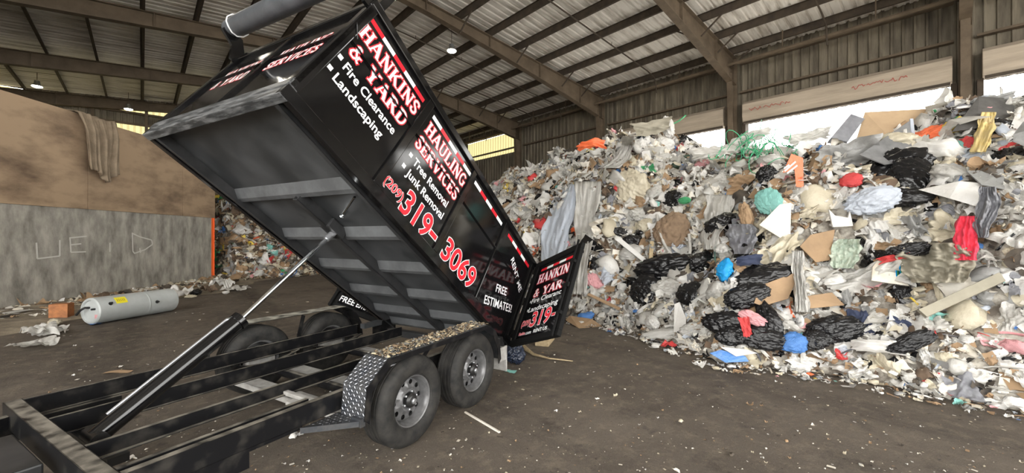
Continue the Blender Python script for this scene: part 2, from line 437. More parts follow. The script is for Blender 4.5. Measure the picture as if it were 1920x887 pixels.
def scrawl(mb, pts, w, y=-.004):
    for a, b in zip(pts[:-1], pts[1:]):
        mb.bar((a[0], y, a[1]), (b[0], y, b[1]), .004, w, up=(0, 0, 1) if abs(a[0] - b[0]) > abs(a[1] - b[1]) else (1, 0, 0))
mb = MB()
def wpx(u, v):
    """point on the wall face for a ray"""
    r = ray(u, v); t = (W0 - Vector((0, 0, H_CAM))).dot(WN) / r.dot(WN); p = Vector((0, 0, H_CAM)) + r * t
    return ((p - W0).dot(WD), p.z)
for line in ([(68, 455), (70, 485), (112, 480), (112, 450)], [(131, 445), (133, 473), (161, 472)], [(131, 446), (162, 443)], [(133, 459), (152, 457)],
             [(248, 438), (249, 471), (252, 475), (272, 468), (286, 458), (284, 450), (262, 444), (247, 437)], [(206, 455), (206, 472)], [(262, 465), (263, 474)]):
    scrawl(mb, [wpx(*p) for p in line], .035)
mb.build('painted_mark', M['chalk'], wl)
# cloth draped over the top of the plates
def cloth_grid(nu, nv, fn):
    vs = [fn(i / (nu - 1), j / (nv - 1)) for j in range(nv) for i in range(nu)]
    fs = [(j * nu + i, j * nu + i + 1, (j + 1) * nu + i + 1, (j + 1) * nu + i) for j in range(nv - 1) for i in range(nu - 1)]
    return vs, fs
def solidify(o, t):
    m = o.modifiers.new('thick', 'SOLIDIFY'); m.thickness = t; m.offset = 0
xa, _ = wpx(126, 210); xb_, _ = wpx(206, 225)
def drape(u, v):
    x = xa + (xb_ - xa) * (u * (1 - .30 * v) + .33 * v + .05 * math.sin(5 * v))
    L_ = 1.75 * (1 - .25 * abs(u - .55)); d = v * (L_ + .25)
    fold = .10 * math.sin(u * 19 + 2.2 * v) * min(1, v * 2.5) + .05 * math.sin(u * 41 + 3 * v)
    if d < .25: return (x, .12 - d * .8, 5.10 + .03 * math.sin(u * 14))
    return (x, -.11 - .12 * v - abs(fold), 5.08 - (d - .25) + .06 * math.sin(u * 9))
mb = MB(); mb.add(*cloth_grid(60, 40, drape))
M['clothtan'] = mat('dusty tan canvas', (.30, .235, .165), .95, rgb2=(.19, .145, .10), vscale=3, bump=.3, bscale=30)
o = pushwall('canvas_cloth', mb, M['clothtan'], smooth='all', recalc=False); solidify(o, .012)
tag(o, 'dusty tan cloth hanging over the top edge of the brown steel wall', 'cloth')

# ================================================================== the dump trailer
PSI, TX, TY = .5219, -.8164, 3.3516
XP, ZP, TH, LB, HB = 1.925, .3458, .6707, 3.7222, 1.2801
YN, YF = .214, 2.364
trailer = empty('dump_trailer', (TX, TY, 0), math.pi / 2 - PSI)
tag(trailer, 'black tandem axle dump trailer with its lettered bed raised', 'trailer')
cT, sT = math.cos(TH), math.sin(TH)
def bx(xb, Y, zb): return (XP - xb * cT + zb * sT, Y, ZP + xb * sT + zb * cT)
T = trailer
# ---- lettering -------------------------------------------------------------------------------------------------
def text2d(s, off=0.0):
    cu = bpy.data.curves.new('t', 'FONT'); cu.body = s; cu.size = 1; cu.offset = off; cu.resolution_u = 4
    o = bpy.data.objects.new('t', cu); COL.objects.link(o)
    dg = bpy.context.evaluated_depsgraph_get(); me = bpy.data.meshes.new_from_object(o.evaluated_get(dg))
    vs = [(v.co.x, v.co.y) for v in me.vertices]; fs = [tuple(p.vertices) for p in me.polygons]
    bpy.data.objects.remove(o); bpy.data.curves.remove(cu); bpy.data.meshes.remove(me)
    return vs, fs
def arc(cx, cy, rx, ry, a0, a1, n=10): return [(cx + rx * math.cos(math.radians(a0 + (a1 - a0) * i / n)), cy + ry * math.sin(math.radians(a0 + (a1 - a0) * i / n))) for i in range(n + 1)]
K, N_ = .20, .105
def sf(x, y, w=.17): return ([(x - w, y), (x + w, y)], .09)
SER = {
 'H': (.92, [([(.2, 0), (.2, 1)], K), ([(.72, 0), (.72, 1)], K), ([(.2, .5), (.72, .5)], N_), sf(.2, .045), sf(.2, .955), sf(.72, .045), sf(.72, .955)]),
 'A': (.94, [([(.13, .02), (.44, 1)], N_), ([(.43, 1), (.78, .02)], K + .02), ([(.25, .33), (.66, .33)], .09), sf(.14, .045, .13), sf(.79, .045, .15)]),
 'N': (.98, [([(.2, 0), (.2, 1)], N_), ([(.18, .97), (.78, .03)], K + .02), ([(.78, 0), (.78, 1)], N_), sf(.19, .955, .15), sf(.2, .045, .15), sf(.78, .955, .15)]),
 'K': (.94, [([(.2, 0), (.2, 1)], K), ([(.28, .40), (.72, .95)], N_), ([(.40, .55), (.76, .04)], K), sf(.2, .045), sf(.2, .955), sf(.74, .955, .14), sf(.79, .045, .15)]),
 'I': (.46, [([(.22, 0), (.22, 1)], K), sf(.22, .045), sf(.22, .955)]),
 'S': (.70, [([(.57, .72), (.55, .88), (.42, .95), (.28, .95), (.15, .86), (.13, .72), (.22, .60), (.45, .44), (.56, .32), (.55, .14), (.42, .05), (.26, .05), (.14, .13), (.12, .30)], .15)]),
 'Y': (.90, [([(.14, .97), (.44, .45)], K), ([(.74, .97), (.44, .45)], N_), ([(.44, .5), (.44, 0)], K), sf(.15, .955, .15), sf(.74, .955, .13), sf(.44, .045, .18)]),
 'R': (.94, [([(.2, 0), (.2, 1)], K), ([(.2, .955), (.45, .955)] + arc(.45, .745, .19, .21, 90, -90, 8) + [(.2, .53)], .12), ([(.42, .53), (.76, .04)], K), sf(.2, .045), sf(.2, .955, .15), sf(.8, .045, .11)]),
 'D': (.92, [([(.2, 0), (.2, 1)], K), ([(.2, .95), (.40, .95)] + arc(.40, .5, .34, .45, 90, -90, 10) + [(.2, .05)], .14), sf(.17, .045, .13), sf(.17, .955, .13)]),
 'U': (.94, [([(.2, 1), (.2, .32)] + arc(.46, .32, .26, .27, 180, 360, 8) + [(.72, 1)], .15), sf(.2, .955), sf(.72, .955)]),
 'L': (.80, [([(.2, 0), (.2, 1)], K), ([(.2, .05), (.68, .05)], .1), ([(.66, .03), (.66, .3)], .09), sf(.2, .955), sf(.2, .045)]),
 'G': (.90, [(arc(.45, .5, .33, .45, 45, 315, 16), .15), ([(.70, .05), (.70, .45)], .16), sf(.68, .44, .15)]),
 'E': (.82, [([(.2, 0), (.2, 1)], K), ([(.2, .05), (.70, .05)], .1), ([(.2, .95), (.68, .95)], .1), ([(.2, .5), (.52, .5)], .09), ([(.68, .03), (.68, .28)], .08), ([(.66, .74), (.66, .97)], .08), ([(.52, .4), (.52, .6)], .08), sf(.17, .955, .13), sf(.17, .045, .13)]),
 'V': (.92, [([(.15, .98), (.46, .02)], K), ([(.77, .98), (.47, .02)], N_), sf(.15, .955, .15), sf(.77, .955, .13)]),
 'C': (.84, [(arc(.45, .5, .33, .45, 48, 312, 16), .15), ([(.66, .68), (.66, .95)], .09)]),
 '&': (.96, [([(.80, .05), (.68, .10), (.32, .66), (.28, .82), (.38, .94), (.52, .92), (.56, .78), (.46, .64), (.22, .44), (.14, .24), (.24, .07), (.44, .06), (.62, .22), (.70, .44)], .125), sf(.72, .44, .12)]),
 ' ': (.45, [])}
def serif2d(s, off=0.0):
    vs = []; fs = []; x = 0
    for ch in s:
        adv, strokes = SER[ch]
        for pts, w in strokes:
            h = w / 2 + off
            for i in range(len(pts) - 1):
                (ax, ay), (bx_, by) = pts[i], pts[i + 1]
                L_ = math.hypot(bx_ - ax, by - ay) or 1; dx, dy = (bx_ - ax) / L_, (by - ay) / L_
                e0 = off if i == 0 else h * .35; e1 = off if i == len(pts) - 2 else h * .35
                ax2, ay2, bx2, by2 = ax - dx * e0, ay - dy * e0, bx_ + dx * e1, by + dy * e1
                b = len(vs)
                vs += [(x + ax2 - dy * h, ay2 + dx * h), (x + ax2 + dy * h, ay2 - dx * h), (x + bx2 + dy * h, by2 - dx * h), (x + bx2 - dy * h, by2 + dx * h)]
                fs.append((b, b + 1, b + 2, b + 3))
        x += adv
    return vs, fs
class Sign:
    """letters laid on a flat panel; P(x, y, h) maps reading-right x, up y and height h above the sheet"""
    def __init__(s, P): s.P = P; s.mb = []
    def put(s, fn, txt, x0, y0, w, h, key, off=0.0, lift=.001, rot=0, base=None):
        v0, _ = fn(txt, 0.0); v, f = fn(txt, off)
        xs = [p[0] for p in v0]; ys = [p[1] for p in v0]; mnx, mxx, mny, mxy = min(xs), max(xs), min(ys), max(ys)
        if base: mny, mxy = base
        sx, sy = w / (mxx - mnx), h / (mxy - mny); c, n = math.cos(rot), math.sin(rot)
        out = []
        for x, y in v:
            a, b = (x - mnx) * sx, (y - mny) * sy
            out.append(s.P(x0 + a * c - b * n, y0 + a * n + b * c, lift))
        m_ = MB(); m_.add(out, f); s.mb.append((key, m_))
    def tape(s, x0, x1, y0, y1, first, lift=.0012, n=5):
        m_ = MB(); w = (x1 - x0) / n
        m_.add([s.P(x0 + i * w, y, lift) for i in range(n + 1) for y in (y0, y1)], [])
        for i in range(n): m_.f.append((2 * i, 2 * i + 2, 2 * i + 3, 2 * i + 1)); m_.m.append((i + first) % 2)
        s.mb.append(('T', m_))
    def quad(s, pts, key, lift=.0012): m_ = MB(); m_.add([s.P(x, y, lift) for x, y in pts], [tuple(range(len(pts)))]); s.mb.append((key, m_))
    def build(s, parent):
        names = {'W': ('lettering', 'white_film'), 'R': ('lettering', 'red_film'), 'RO': ('letter_outline', 'red_film'), 'WO': ('letter_outline', 'white_film')}
        for k, m_ in s.mb:
            if k == 'T': m_.build('reflective_tape', [M['tape_red'], M['tape_white']], parent, recalc=False)
            else: m_.build(names[k][0], M[names[k][1]], parent, recalc=False)
    def serif(s, txt, x0, y0, w, h):
        s.put(serif2d, txt, x0, y0, w, h, 'RO', .07, .0012); s.put(serif2d, txt, x0, y0, w, h, 'W', 0, .0024)
    def sans(s, txt, x0, y0, w, h, rot=0, base=None, off=.018): s.put(text2d, txt, x0, y0, w, h, 'W', off, .0016, rot, base)
    def digits(s, txt, x0, y0, w, h, off=.03):
        s.put(text2d, txt, x0, y0, w, h, 'WO', off + .024, .0012); s.put(text2d, txt, x0, y0, w, h, 'R', off, .0024)
SHEET = .022
def side_letters(P):
    s = Sign(P)   # x = LB - xb
    X = lambda xb: LB - xb
    tape = lambda a, b, first: s.tape(X(a), X(b), 1.10, 1.145, first)
    tape(3.64, 2.86, 0); tape(2.69, 1.91, 1); tape(1.80, 1.06, 1); tape(.86, .14, 0)
    s.serif('HANKINS', X(3.64), .905, .78, .155); s.serif('& YARD', X(3.60), .700, .71, .150)
    for z in (.615, .475): s.quad([(X(3.63), z - .02), (X(3.59), z - .02), (X(3.59), z + .02), (X(3.63), z + .02)], 'W')
    s.sans('Fire Clearance', X(3.55), .565, .63, .085, base=(0, .73)); s.sans('Landscaping', X(3.55), .425, .56, .085, base=(0, .73))
    s.serif('HAULING', X(2.68), .905, .75, .155); s.serif('SERVICES', X(2.69), .705, .75, .145)
    for z in (.60, .46): s.quad([(X(2.68), z - .02), (X(2.64), z - .02), (X(2.64), z + .02), (X(2.68), z + .02)], 'W')
    s.sans('Tree Removal', X(2.60), .555, .60, .085, base=(0, .73)); s.sans('Junk Removal', X(2.60), .415, .62, .085, base=(0, .73))
    s.digits('(209)', X(2.74), .155, .25, .11, .02); s.digits('319', X(2.47), .115, .42, .235, .022); s.digits('-', X(2.02), .205, .09, .03, .03)
    s.digits('3069', X(1.77), .125, .64, .235, .022)
    s.sans('FREE', X(.665), .395, .26, .095, math.radians(20), None, .008); s.sans('ESTIMATES!', X(.80), .150, .66, .10, math.radians(20), None, .008)
    s.sans('RENT ME', X(.605), .905, .50, .085, math.radians(-25), None, .008)
    return s
# ---- dump bed floor with its members --------------------------------------------------------------------------
mb = MB(bx); mb.box(0, LB - .03, YN + .02, YF - .02, .105, .112)
bed = mb.build('bed_floor', M['under'], T)
YR0, YR1 = .325, 2.255
for y0, y1, f0, f1 in ((YR0, YR0 + .008, YR0, YR0 + .05), (YR1 - .008, YR1, YR1 - .05, YR1), (1.20, 1.208, 1.20, 1.27)):
    mb = MB(bx); e = LB - .06 if y0 != 1.20 else 2.78
    mb.box(0, e, y0, y1, 0, .105); mb.box(0, e, f0, f1, 0, .007)
    if y0 == 1.20: mb.box(0, e, 1.262, 1.27, 0, .105)
    mb.build('floor_rail', M['underdk'], bed)
for xb in (.06, .45, .97, 1.55, 2.14, 2.78):
    mb = MB(bx); y0, y1 = YR0 + .008, YR1 - .008
    h = .012
    poly = [(xb - .02, .105), (xb - .02, .045), (xb + .03, .045), (xb + .11, .098), (xb + .12, .105)]
    n = len(poly)
    vs = [(p[0], y0, p[1]) for p in poly] + [(p[0], y1, p[1]) for p in poly]
    mb.add(vs, [tuple(range(n)), tuple(range(2 * n - 1, n - 1, -1))] + [(i, (i + 1) % n, n + (i + 1) % n, n + i) for i in range(n)])
    mb.build('floor_crossmember', M['cross'], bed)
mb = MB(bx); mb.box(LB - .07, LB, YN, YF, -.005, .11); mb.build('front_floor_beam', M['worn'], bed, bevel=.004)
# fold down prop bar clipped under the bed
mb = MB(bx); mb.tube([(2.50, .88, .04), (2.72, .50, .04)], .011, 8); mb.tube([(2.50, .88, .02), (2.50, .88, .1)], .02, 8); mb.build('prop_bar', M['chrome'], bed, smooth=True)
mb = MB(bx); mb.box(2.19, 2.40, 1.16, 1.31, .0, .10); mb.build('cylinder_lug', M['underdk'], bed, bevel=.004)

# ---- side walls -----------------------------------------------------------------------------------------------
POSTS = [(3.64, LB), (2.745, 2.83), (1.835, 1.91), (.935, 1.01), (0, .10)]
for side in (0, 1):
    m = (lambda y: y) if side == 0 else (lambda y: YN + YF - y)
    xf = lambda x, y, z, m=m: bx(x, m(y), z)
    mb = MB(xf); mb.box(.02, LB - .02, YN + SHEET, YN + SHEET + .006, .04, HB - .02)
    wall = mb.build('side_wall', M['gloss'], T)
    mb = MB(xf); mb.box(0, LB, YN - .004, YN + .06, 0, .10); mb.build('bottom_rail', M['gloss'], wall, bevel=.006)
    mb = MB(xf); mb.box(-.01, LB, YN - .006, YN + .07, HB - .075, HB); mb.build('top_rail', M['gloss'], wall, bevel=.008)
    for a, b in POSTS:
        mb = MB(xf); mb.box(a, b, YN, YN + .05, .10, HB - .075); mb.build('post', M['gloss'], wall, bevel=.008)
    mb = MB(xf); mb.box(.0, LB, YN + .004, YN + .016, .797, .806); mb.build('seam_rail', M['gloss'], wall)
    if side == 0:
        s = side_letters(lambda x, y, h: bx(LB - x, YN + SHEET - h, y)); s.build(wall)
        mb = MB(xf)
        mb.tube([(LB - .01, YN + .02, .97), (LB - .03, YN - .01, .92), (LB - .10, YN - .006, .84)], .004, 6); mb.build('cable', M['hub'], wall)
    else:
        s = side_letters(lambda x, y, h: bx(x, YF - SHEET + h, y)); s.build(wall)
# ---- front wall -----------------------------------------------------------------------------------------------
mb = MB(bx); mb.box(LB - .03, LB - .022, YN + .02, YF - .02, .08, HB - .03)
fw = mb.build('front_wall', M['gloss'], T)
mb = MB(bx); mb.box(LB - .05, LB + .006, YN, YF, .085, .16); mb.build('bottom_rail', M['worn'], fw, bevel=.006)
mb = MB(bx); mb.box(LB - .06, LB + .012, YN, YF, HB - .09, HB + .004); mb.build('top_rail', M['gloss'], fw, bevel=.008)
for y0 in (YN, 1.245, YF - .085):
    mb = MB(bx); mb.box(LB - .05, LB + .004, y0, y0 + .085, .16, HB - .09); mb.build('post', M['gloss'], fw, bevel=.008)
mb = MB(bx); mb.box(LB - .028, LB - .006, YN, YF, .795, .808); mb.build('seam_rail', M['gloss'], fw)
s = Sign(lambda x, y, h: bx(LB - .022 + h, YF - x, y))
s.serif('HANKINS', .26, .80, .70, .13); s.serif('& YARD', .30, .62, .60, .13)
s.serif('HAULING', 1.20, .80, .70, .13); s.serif('SERVICES', 1.20, .62, .72, .13)

s.build(fw)
# ---- tarp roll on its brackets --------------------------------------------------------------------------------
pts = [bx(3.95, 2.34 - (2.34 - .24) * i / 8, 1.44 - .10 * i / 8 - .03 * math.sin(math.pi * i / 8)) for i in range(9)]
mb = MB(); mb.tube(pts, [.085] + [.10] * 7 + [.085], 20); roll = mb.build('tarp_roll', M['tarp'], T, smooth=True)
mb = MB(); 
for yy in (2.18, .42):
    c = Vector(bx(3.95, yy, 1.43 if yy > 1 else 1.35)); pp = []
    for i in range(13):
        a = 2 * math.pi * i / 12; pp.append((c.x + .108 * math.cos(a), yy + .012 * math.sin(3 * a), c.z + .108 * math.sin(a)))
    mb.tube(pp, .007, 6, cap=False)
mb.build('bungee_cord', M['white_film'], roll)
for y0 in (2.27, .225):
    mb = MB(bx)
    poly = [(LB - .06, 1.18), (LB + .05, 1.16), (LB + .12, 1.28), (LB + .28, 1.33), (LB + .27, 1.40), (LB + .10, 1.42), (LB - .0, 1.32)]
    vs = [(p[0], y0, p[1]) for p in poly] + [(p[0], y0 + .035, p[1]) for p in poly]; n = len(poly)
    mb.add(vs, [tuple(range(n)), tuple(range(2 * n - 1, n - 1, -1))] + [(i, (i + 1) % n, n + (i + 1) % n, n + i) for i in range(n)])
    mb.build('tarp_bracket', M['gloss'], T)
mb = MB(bx); mb.box(LB - .10, LB - .03, YN, YN + .06, HB, HB + .22); mb.build('tarp_post', M['gloss'], T, bevel=.006)
mb = MB(bx); mb.tube([(LB - .05, .34, HB + .01), (LB - .02, .52, HB + .07), (LB - .03, .60, HB + .10)], .006, 6); mb.build('tarp_cord', M['white_film'], T)

# ---- barn doors, both swung forward past the side walls ---------------------------------------------------------
def barn_door(side, phi):
    ph = math.radians(phi); c, s_ = math.cos(ph), math.sin(ph)
    upv = Vector((sT, 0, cT)); Xb = Vector((cT, 0, -sT)); Yv = Vector((0, 1, 0)) * (1 if side == 0 else -1)
    d = c * Yv + s_ * Xb
    out = (Xb * c - Yv * s_)                    # outward face of the closed door turned with it
    h0 = Vector(bx(0, YN + .0 if side == 0 else YF, 0)) 
    D = lambda x, y, z: tuple(h0 + d * x + out * y + upv * z)      # x along door, y out of outer face, z up
    W = 1.0; Hd = 1.27
    mb = MB(D); mb.box(.03, W - .03, -.016, -.010, .03, Hd - .05); dr = mb.build('barn_door', M['gloss'], T)
    for a in ((0, W, -.05, .005, .0, .075), (0, W, -.05, .005, Hd - .085, Hd)):
        mb = MB(D); mb.box(*a); mb.build('door_rail', M['edge'], dr, bevel=.006)
    for a in ((0.02, .10), (W - .12, W)):
        mb = MB(D); mb.box(a[0], a[1], -.05, .005, .075, Hd - .085); mb.build('door_stile', M['edge'], dr, bevel=.006)
    mb = MB(D); mb.tube([(W - .05, .03, -.02), (W - .05, .03, Hd + .03)], .014, 8)
    for z in (.25, .95): mb.box(W - .09, W - .01, .004, .04, z, z + .04)
    mb.box(W - .10, W - .0, .02, .045, .60, .66); mb.build('latch_bar', M['edge'], dr)
    mb = MB(D)
    for z in (.12, .60, 1.10): mb.tube([(-.005, 0, z), (-.005, 0, z + .10)], .022, 10)
    mb.build('hinge', M['gloss'], dr)
    mb = MB(D); mb.box(.10, W - .12, -.014, -.004, .800, .81); mb.build('seam_rail', M['gloss'], dr)
    if side == 0: P = lambda x, y, h: D(x, -.010 + h, y)
    else: P = lambda x, y, h: D(W - x, -.010 + h, y)
    s = Sign(P)
    if side == 0:
        s.tape(.19, .86, 1.08, 1.12, 0)
        s.serif('HANKIN', .19, .87, .66, .155); s.serif('& YAR', .20, .66, .60, .13)
        for z in (.605, .475): s.quad([(.165, z - .016), (.185, z - .016), (.185, z + .016), (.165, z + .016)], 'W')
        s.sans('Fire Clearanc', .205, .57, .62, .075, base=(0, .73), off=.01); s.sans('Landscaping', .20, .44, .61, .075, base=(0, .73), off=.01)
        s.digits('(209)', .14, .225, .19, .10, .02); s.digits('319', .345, .215, .39, .20, .022); s.digits('-', .77, .29, .05, .02, .03)
        s.sans('RENT US', .47, .115, .27, .045); s.digits('Hankins', .15, .12, .14, .04, .02); s.sans('.com', .30, .115, .12, .03)
    else:
        s.tape(.14, .84, 1.08, 1.12, 0)
        s.serif('HAULING', .14, .87, .70, .15)
        s.sans('FREE', .12, .12, .24, .09); s.sans('ESTIMATES!', .40, .12, .40, .09); s.digits('319', .2, .30, .4, .2)
    s.build(dr)
barn_door(0, 212); barn_door(1, 214)

# ---- chassis --------------------------------------------------------------------------------------------------
BK = M['black']
def part(name, boxes, m=BK, bevel=.003, parent=T):
    mb = MB()
    for b in boxes: mb.box(*b)
    return mb.build(name, m, parent, bevel=bevel)
XF = -1.72
part('chassis_rail', [(XF, 1.75, .292, .300, .412, .55), (XF, 1.75, .292, .345, .542, .55), (XF, 1.75, .292, .345, .412, .42)])
part('chassis_rail', [(XF, 1.38, .83, .838, .46, .55), (XF, 1.38, .83, .865, .543, .55), (XF, 1.38, .80, .838, .46, .467)])
part('chassis_rail', [(XF, 1.38, 1.516, 1.524, .43, .55), (XF, 1.38, 1.516, 1.545, .543, .55), (XF, 1.38, 1.49, 1.524, .43, .437)])
part('chassis_rail', [(XF, 1.21, 2.172, 2.18, .415, .55), (XF, 1.21, 2.150, 2.18, .543, .55), (XF, 1.21, 2.14, 2.18, .415, .422)])
part('bed_guide', [(XF, -.68, .375, .382, .49, .55), (XF, -.68, .375, .41, .543, .55)])
part('lower_rail', [(-2.6, -1.12, .31, .36, .28, .41), (-1.12, -.77, .31, .35, .38, .41)])
part('lower_rail', [(-2.6, -1.2, 2.10, 2.16, .28, .415)])
part('front_crossmember', [(XF - .09, XF, .292, 2.20, .542, .55), (XF - .09, XF - .082, .292, 2.20, .40, .55), (XF - .008, XF, .292, 2.20, .40, .55), (XF - .09, XF, .292, .30, .40, .55)])
part('rail_stub', [(1.20, 1.50, 2.02, 2.10, .50, .565)], M['under'])
part('gusset', [(-.72, -.66, .375, .60, .47, .50), (-.60, -.56, .30, .83, .46, .49)], M['dustmetal'])
for x0, x1 in ((-.37, -.22), (.08, .26), (.96, 1.13)):
    part('chassis_crossmember', [(x0, x1, .30, 2.18, .285, .30), (x0, x0 + .01, .30, 2.18, .24, .30), (x1 - .01, x1, .30, 2.18, .24, .30)], M['dustmetal'])
part('rear_crossmember', [(1.80, 1.90, .25, 2.33, .27, .36)], M['underdk'])
part('hinge_plate', [(1.55, 1.97, .30, .33, .27, .50)]); part('hinge_plate', [(1.55, 1.97, 2.24, 2.27, .27, .50)])
part('rear_post', [(1.72, 1.86, .24, .34, .18, .56)], M['underdk'])
for sgn in (0, 1):                                     # drawbar
    mb = MB(); y0 = .40 if sgn == 0 else 2.05
    mb.bar((XF - .08, y0, .43), (-3.9, 1.24, .43), .06, .12); mb.build('drawbar', BK, T, bevel=.004)
mb = MB(); mb.box(-2.20, -1.86, .92, 1.58, .36, .50); mb.build('pump_box', M['underdk'], T, bevel=.01)
mb = MB(); mb.tube([(-2.13, 1.95, .02), (-2.13, 1.95, .62)], .035, 12); mb.build('jack_leg', BK, T, smooth=True)
# axles, springs, drums
for X in (0, .888):
    mb = MB(); mb.tube([(X, .22, .30), (X, 2.27, .30)], .042, 14); mb.build('axle', BK, T, smooth=True)
    for y in (.345, 2.14):
        mb = MB()
        for j in range(4):
            L_ = .36 - .07 * j; pts = [(X + L_ * k / 6, y, .355 - .012 * j + .06 * (abs(k) / 6 * L_ / .36) ** 2) for k in range(-6, 7)]
            for a, b in zip(pts[:-1], pts[1:]): mb.bar(a, b, .045, .010)
        mb.build('leaf_spring', BK, T)
    for y in (.23, 2.26):
        mb = MB(); s1 = 1 if y < 1 else -1
        mb.lathe([(.001, y + s1 * .02), (.14, y + s1 * .02), (.155, y), (.155, y - s1 * .07), (.001, y - s1 * .07)], (X, 0, .36), 1, 32); mb.build('brake_drum', M['dustmetal'], T, smooth=True)
# ---- wheels ---------------------------------------------------------------------------------------------------
def make_wheel(X, y, flip):
    s1 = -1 if not flip else 1            # direction of the outer face along y
    wh_root = None
    R = .370
    mb = MB(); yo = lambda d: y + s1 * d       # d>0 = outwards
    prof = [(.208, -.005), (.225, .012), (.26, .022), (.30, .022), (.335, .012), (.352, -.004), (.362, -.018), (R, -.03)]
    gr = []
    d = -.035
    for g in range(4):
        gr += [(R, d), (R - .0075, d - .004), (R - .0075, d - .010), (R, d - .014)]; d -= .042
    prof += gr + [(R, -.185), (.36, -.20), (.345, -.215), (.30, -.232), (.25, -.230), (.21, -.21)]
    mb.lathe([(r, yo(dd) ) for r, dd in prof], (X, 0, .37), 1, 72)
    tire = mb.build('tire', M['rubber'], T, smooth=True)
    mb = MB()                              # rim barrel
    mb.lathe([(r, yo(dd)) for r, dd in [(.214, .006), (.216, -.002), (.208, -.008), (.198, -.012), (.190, -.03), (.186, -.035), (.182, -.06), (.175, -.075), (.172, -.09)]], (X, 0, .37), 1, 64)
    mb.lathe([(r, yo(dd)) for r, dd in [(.212, -.2), (.19, -.19), (.172, -.12), (.172, -.09)]], (X, 0, .37), 1, 64)
    # pierced disc
    nh, rin, rout, hr = 10, .098, .172, .0205
    rc = .142
    def dsc(r): return -.09 + (.172 - r) / (.172 - .098) * .035
    for k in range(nh):
        a0 = 2 * math.pi * k / nh; da = math.pi / nh
        sq = []; ci = []
        m_ = 5
        for i in range(4 * m_):
            e, f = divmod(i, m_); f = f / m_
            if e == 0: rr, aa = rin + (rout - rin) * f, a0 - da
            elif e == 1: rr, aa = rout, a0 - da + 2 * da * f
            elif e == 2: rr, aa = rout + (rin - rout) * f, a0 + da
            else: rr, aa = rin, a0 + da - 2 * da * f
            p = (X + rr * math.cos(aa), yo(dsc(rr)), .37 + rr * math.sin(aa)); sq.append(p)
            q = Vector((rr * math.cos(aa) - rc * math.cos(a0), 0, rr * math.sin(aa) - rc * math.sin(a0))).normalized() * hr
            ci.append((X + rc * math.cos(a0) + q.x, yo(dsc(rc)), .37 + rc * math.sin(a0) + q.z))
        n = len(sq)
        mb.add(sq + ci, [(i, (i + 1) % n, n + (i + 1) % n, n + i) for i in range(n)])
    mb.lathe([(r, yo(dd)) for r, dd in [(.098, -.055), (.090, -.045), (.078, -.045), (.066, -.058), (.052, -.060)]], (X, 0, .37), 1, 48)
    rim = mb.build('rim', M['rim'], tire, smooth=True)
    mb = MB(); mb.lathe([(r, yo(dd)) for r, dd in [(.060, -.12), (.060, -.02), (.048, -.005), (.034, .0), (.001, .0)]], (X, 0, .37), 1, 32)
    mb.lathe([(.165, yo(-.10)), (.03, yo(-.125))], (X, 0, .37), 1, 32)
    mb.build('hub', M['hub'], tire, smooth=True)
    mb = MB(); mb.lathe([(r, yo(dd)) for r, dd in [(.024, .0), (.024, .012), (.016, .018), (.001, .019)]], (X, 0, .37), 1, 24)
    for k in range(6):
        a = 2 * math.pi * (k + .3) / 6; c = (X + .072 * math.cos(a), 0, .37 + .072 * math.sin(a))
        mb.lathe([(.010, yo(-.05)), (.010, yo(-.026)), (.004, yo(-.020)), (.0005, yo(-.02))], c, 1, 6)
    mb.build('lug_nut', M['zinc'], tire)
for X in (0, .888):
    make_wheel(X, 0.0, False); make_wheel(X, 2.49, True)

# ---- fenders --------------------------------------------------------------------------------------------------
def fender(y0, y1, out, lozenge, m):
    prof = [(-.505, .40), (-.482, .63), (-.285, .79), (1.11, .79), (1.27, .70), (1.36, .54), (1.385, .36)]
    mb = MB(); th = .006
    for (a, b) in zip(prof[:-1], prof[1:]):
        vs = [(a[0], y0, a[1]), (b[0], y0, b[1]), (b[0], y1, b[1]), (a[0], y1, a[1])]
        mb.add(vs + [(x, y, z - th) for x, y, z in vs], [(0, 1, 2, 3), (7, 6, 5, 4), (0, 4, 5, 1), (1, 5, 6, 2), (2, 6, 7, 3), (3, 7, 4, 0)])
        d = Vector((b[0] - a[0], 0, b[1] - a[1])); L_ = d.length; d.normalize(); nrm = Vector((-d.z, 0, d.x))
        if lozenge:
            nn = int(L_ / .026); rows = int((y1 - y0) / .026)
            for i in range(nn):
                for j in range(rows):
                    c = Vector((a[0], 0, a[1])) + d * ((i + .5) * L_ / nn); cy = y0 + (j + .5) * (y1 - y0) / rows
                    c.y = cy; sgn = 1 if (i + j) % 2 else -1
                    u = (d + Vector((0, sgn, 0))).normalized(); w = u.cross(nrm)
                    q = [c + u * .014, c + w * .0045, c - u * .014, c - w * .0045, c + nrm * .003]
                    mb.add([tuple(p) for p in q], [(0, 1, 4), (1, 2, 4), (2, 3, 4), (3, 0, 4)], 1)
    f = mb.build('fender', m, T, recalc=False)
    mb = MB(); yy = y0 if out < 0 else y1
    for (a, b) in zip(prof[:-1], prof[1:]):
        cx = .43
        def low(p): 
            return (p[0] + (.05 if p[0] < cx - .6 else (-.05 if p[0] > cx + .6 else 0)), p[1] - .045)
        vs = [(a[0], yy, a[1]), (b[0], yy, b[1]), (low(b)[0], yy, low(b)[1]), (low(a)[0], yy, low(a)[1])]
        mb.add(vs + [(x, y + .006 * -out, z) for x, y, z in vs], [(0, 1, 2, 3), (7, 6, 5, 4), (0, 4, 5, 1), (1, 5, 6, 2), (2, 6, 7, 3), (3, 7, 4, 0)])
    mb.build('fender_lip', BK, f)
    return f
f1 = fender(-.005, .25, -1, True, [M['treadbase'], M['tread']])
M['fdust'] = dusty('dusty fender top', (.012, .012, .013), (.42, .40, .34), .35, amount=.95)
f2 = fender(2.27, 2.50, 1, False, M['fdust'])
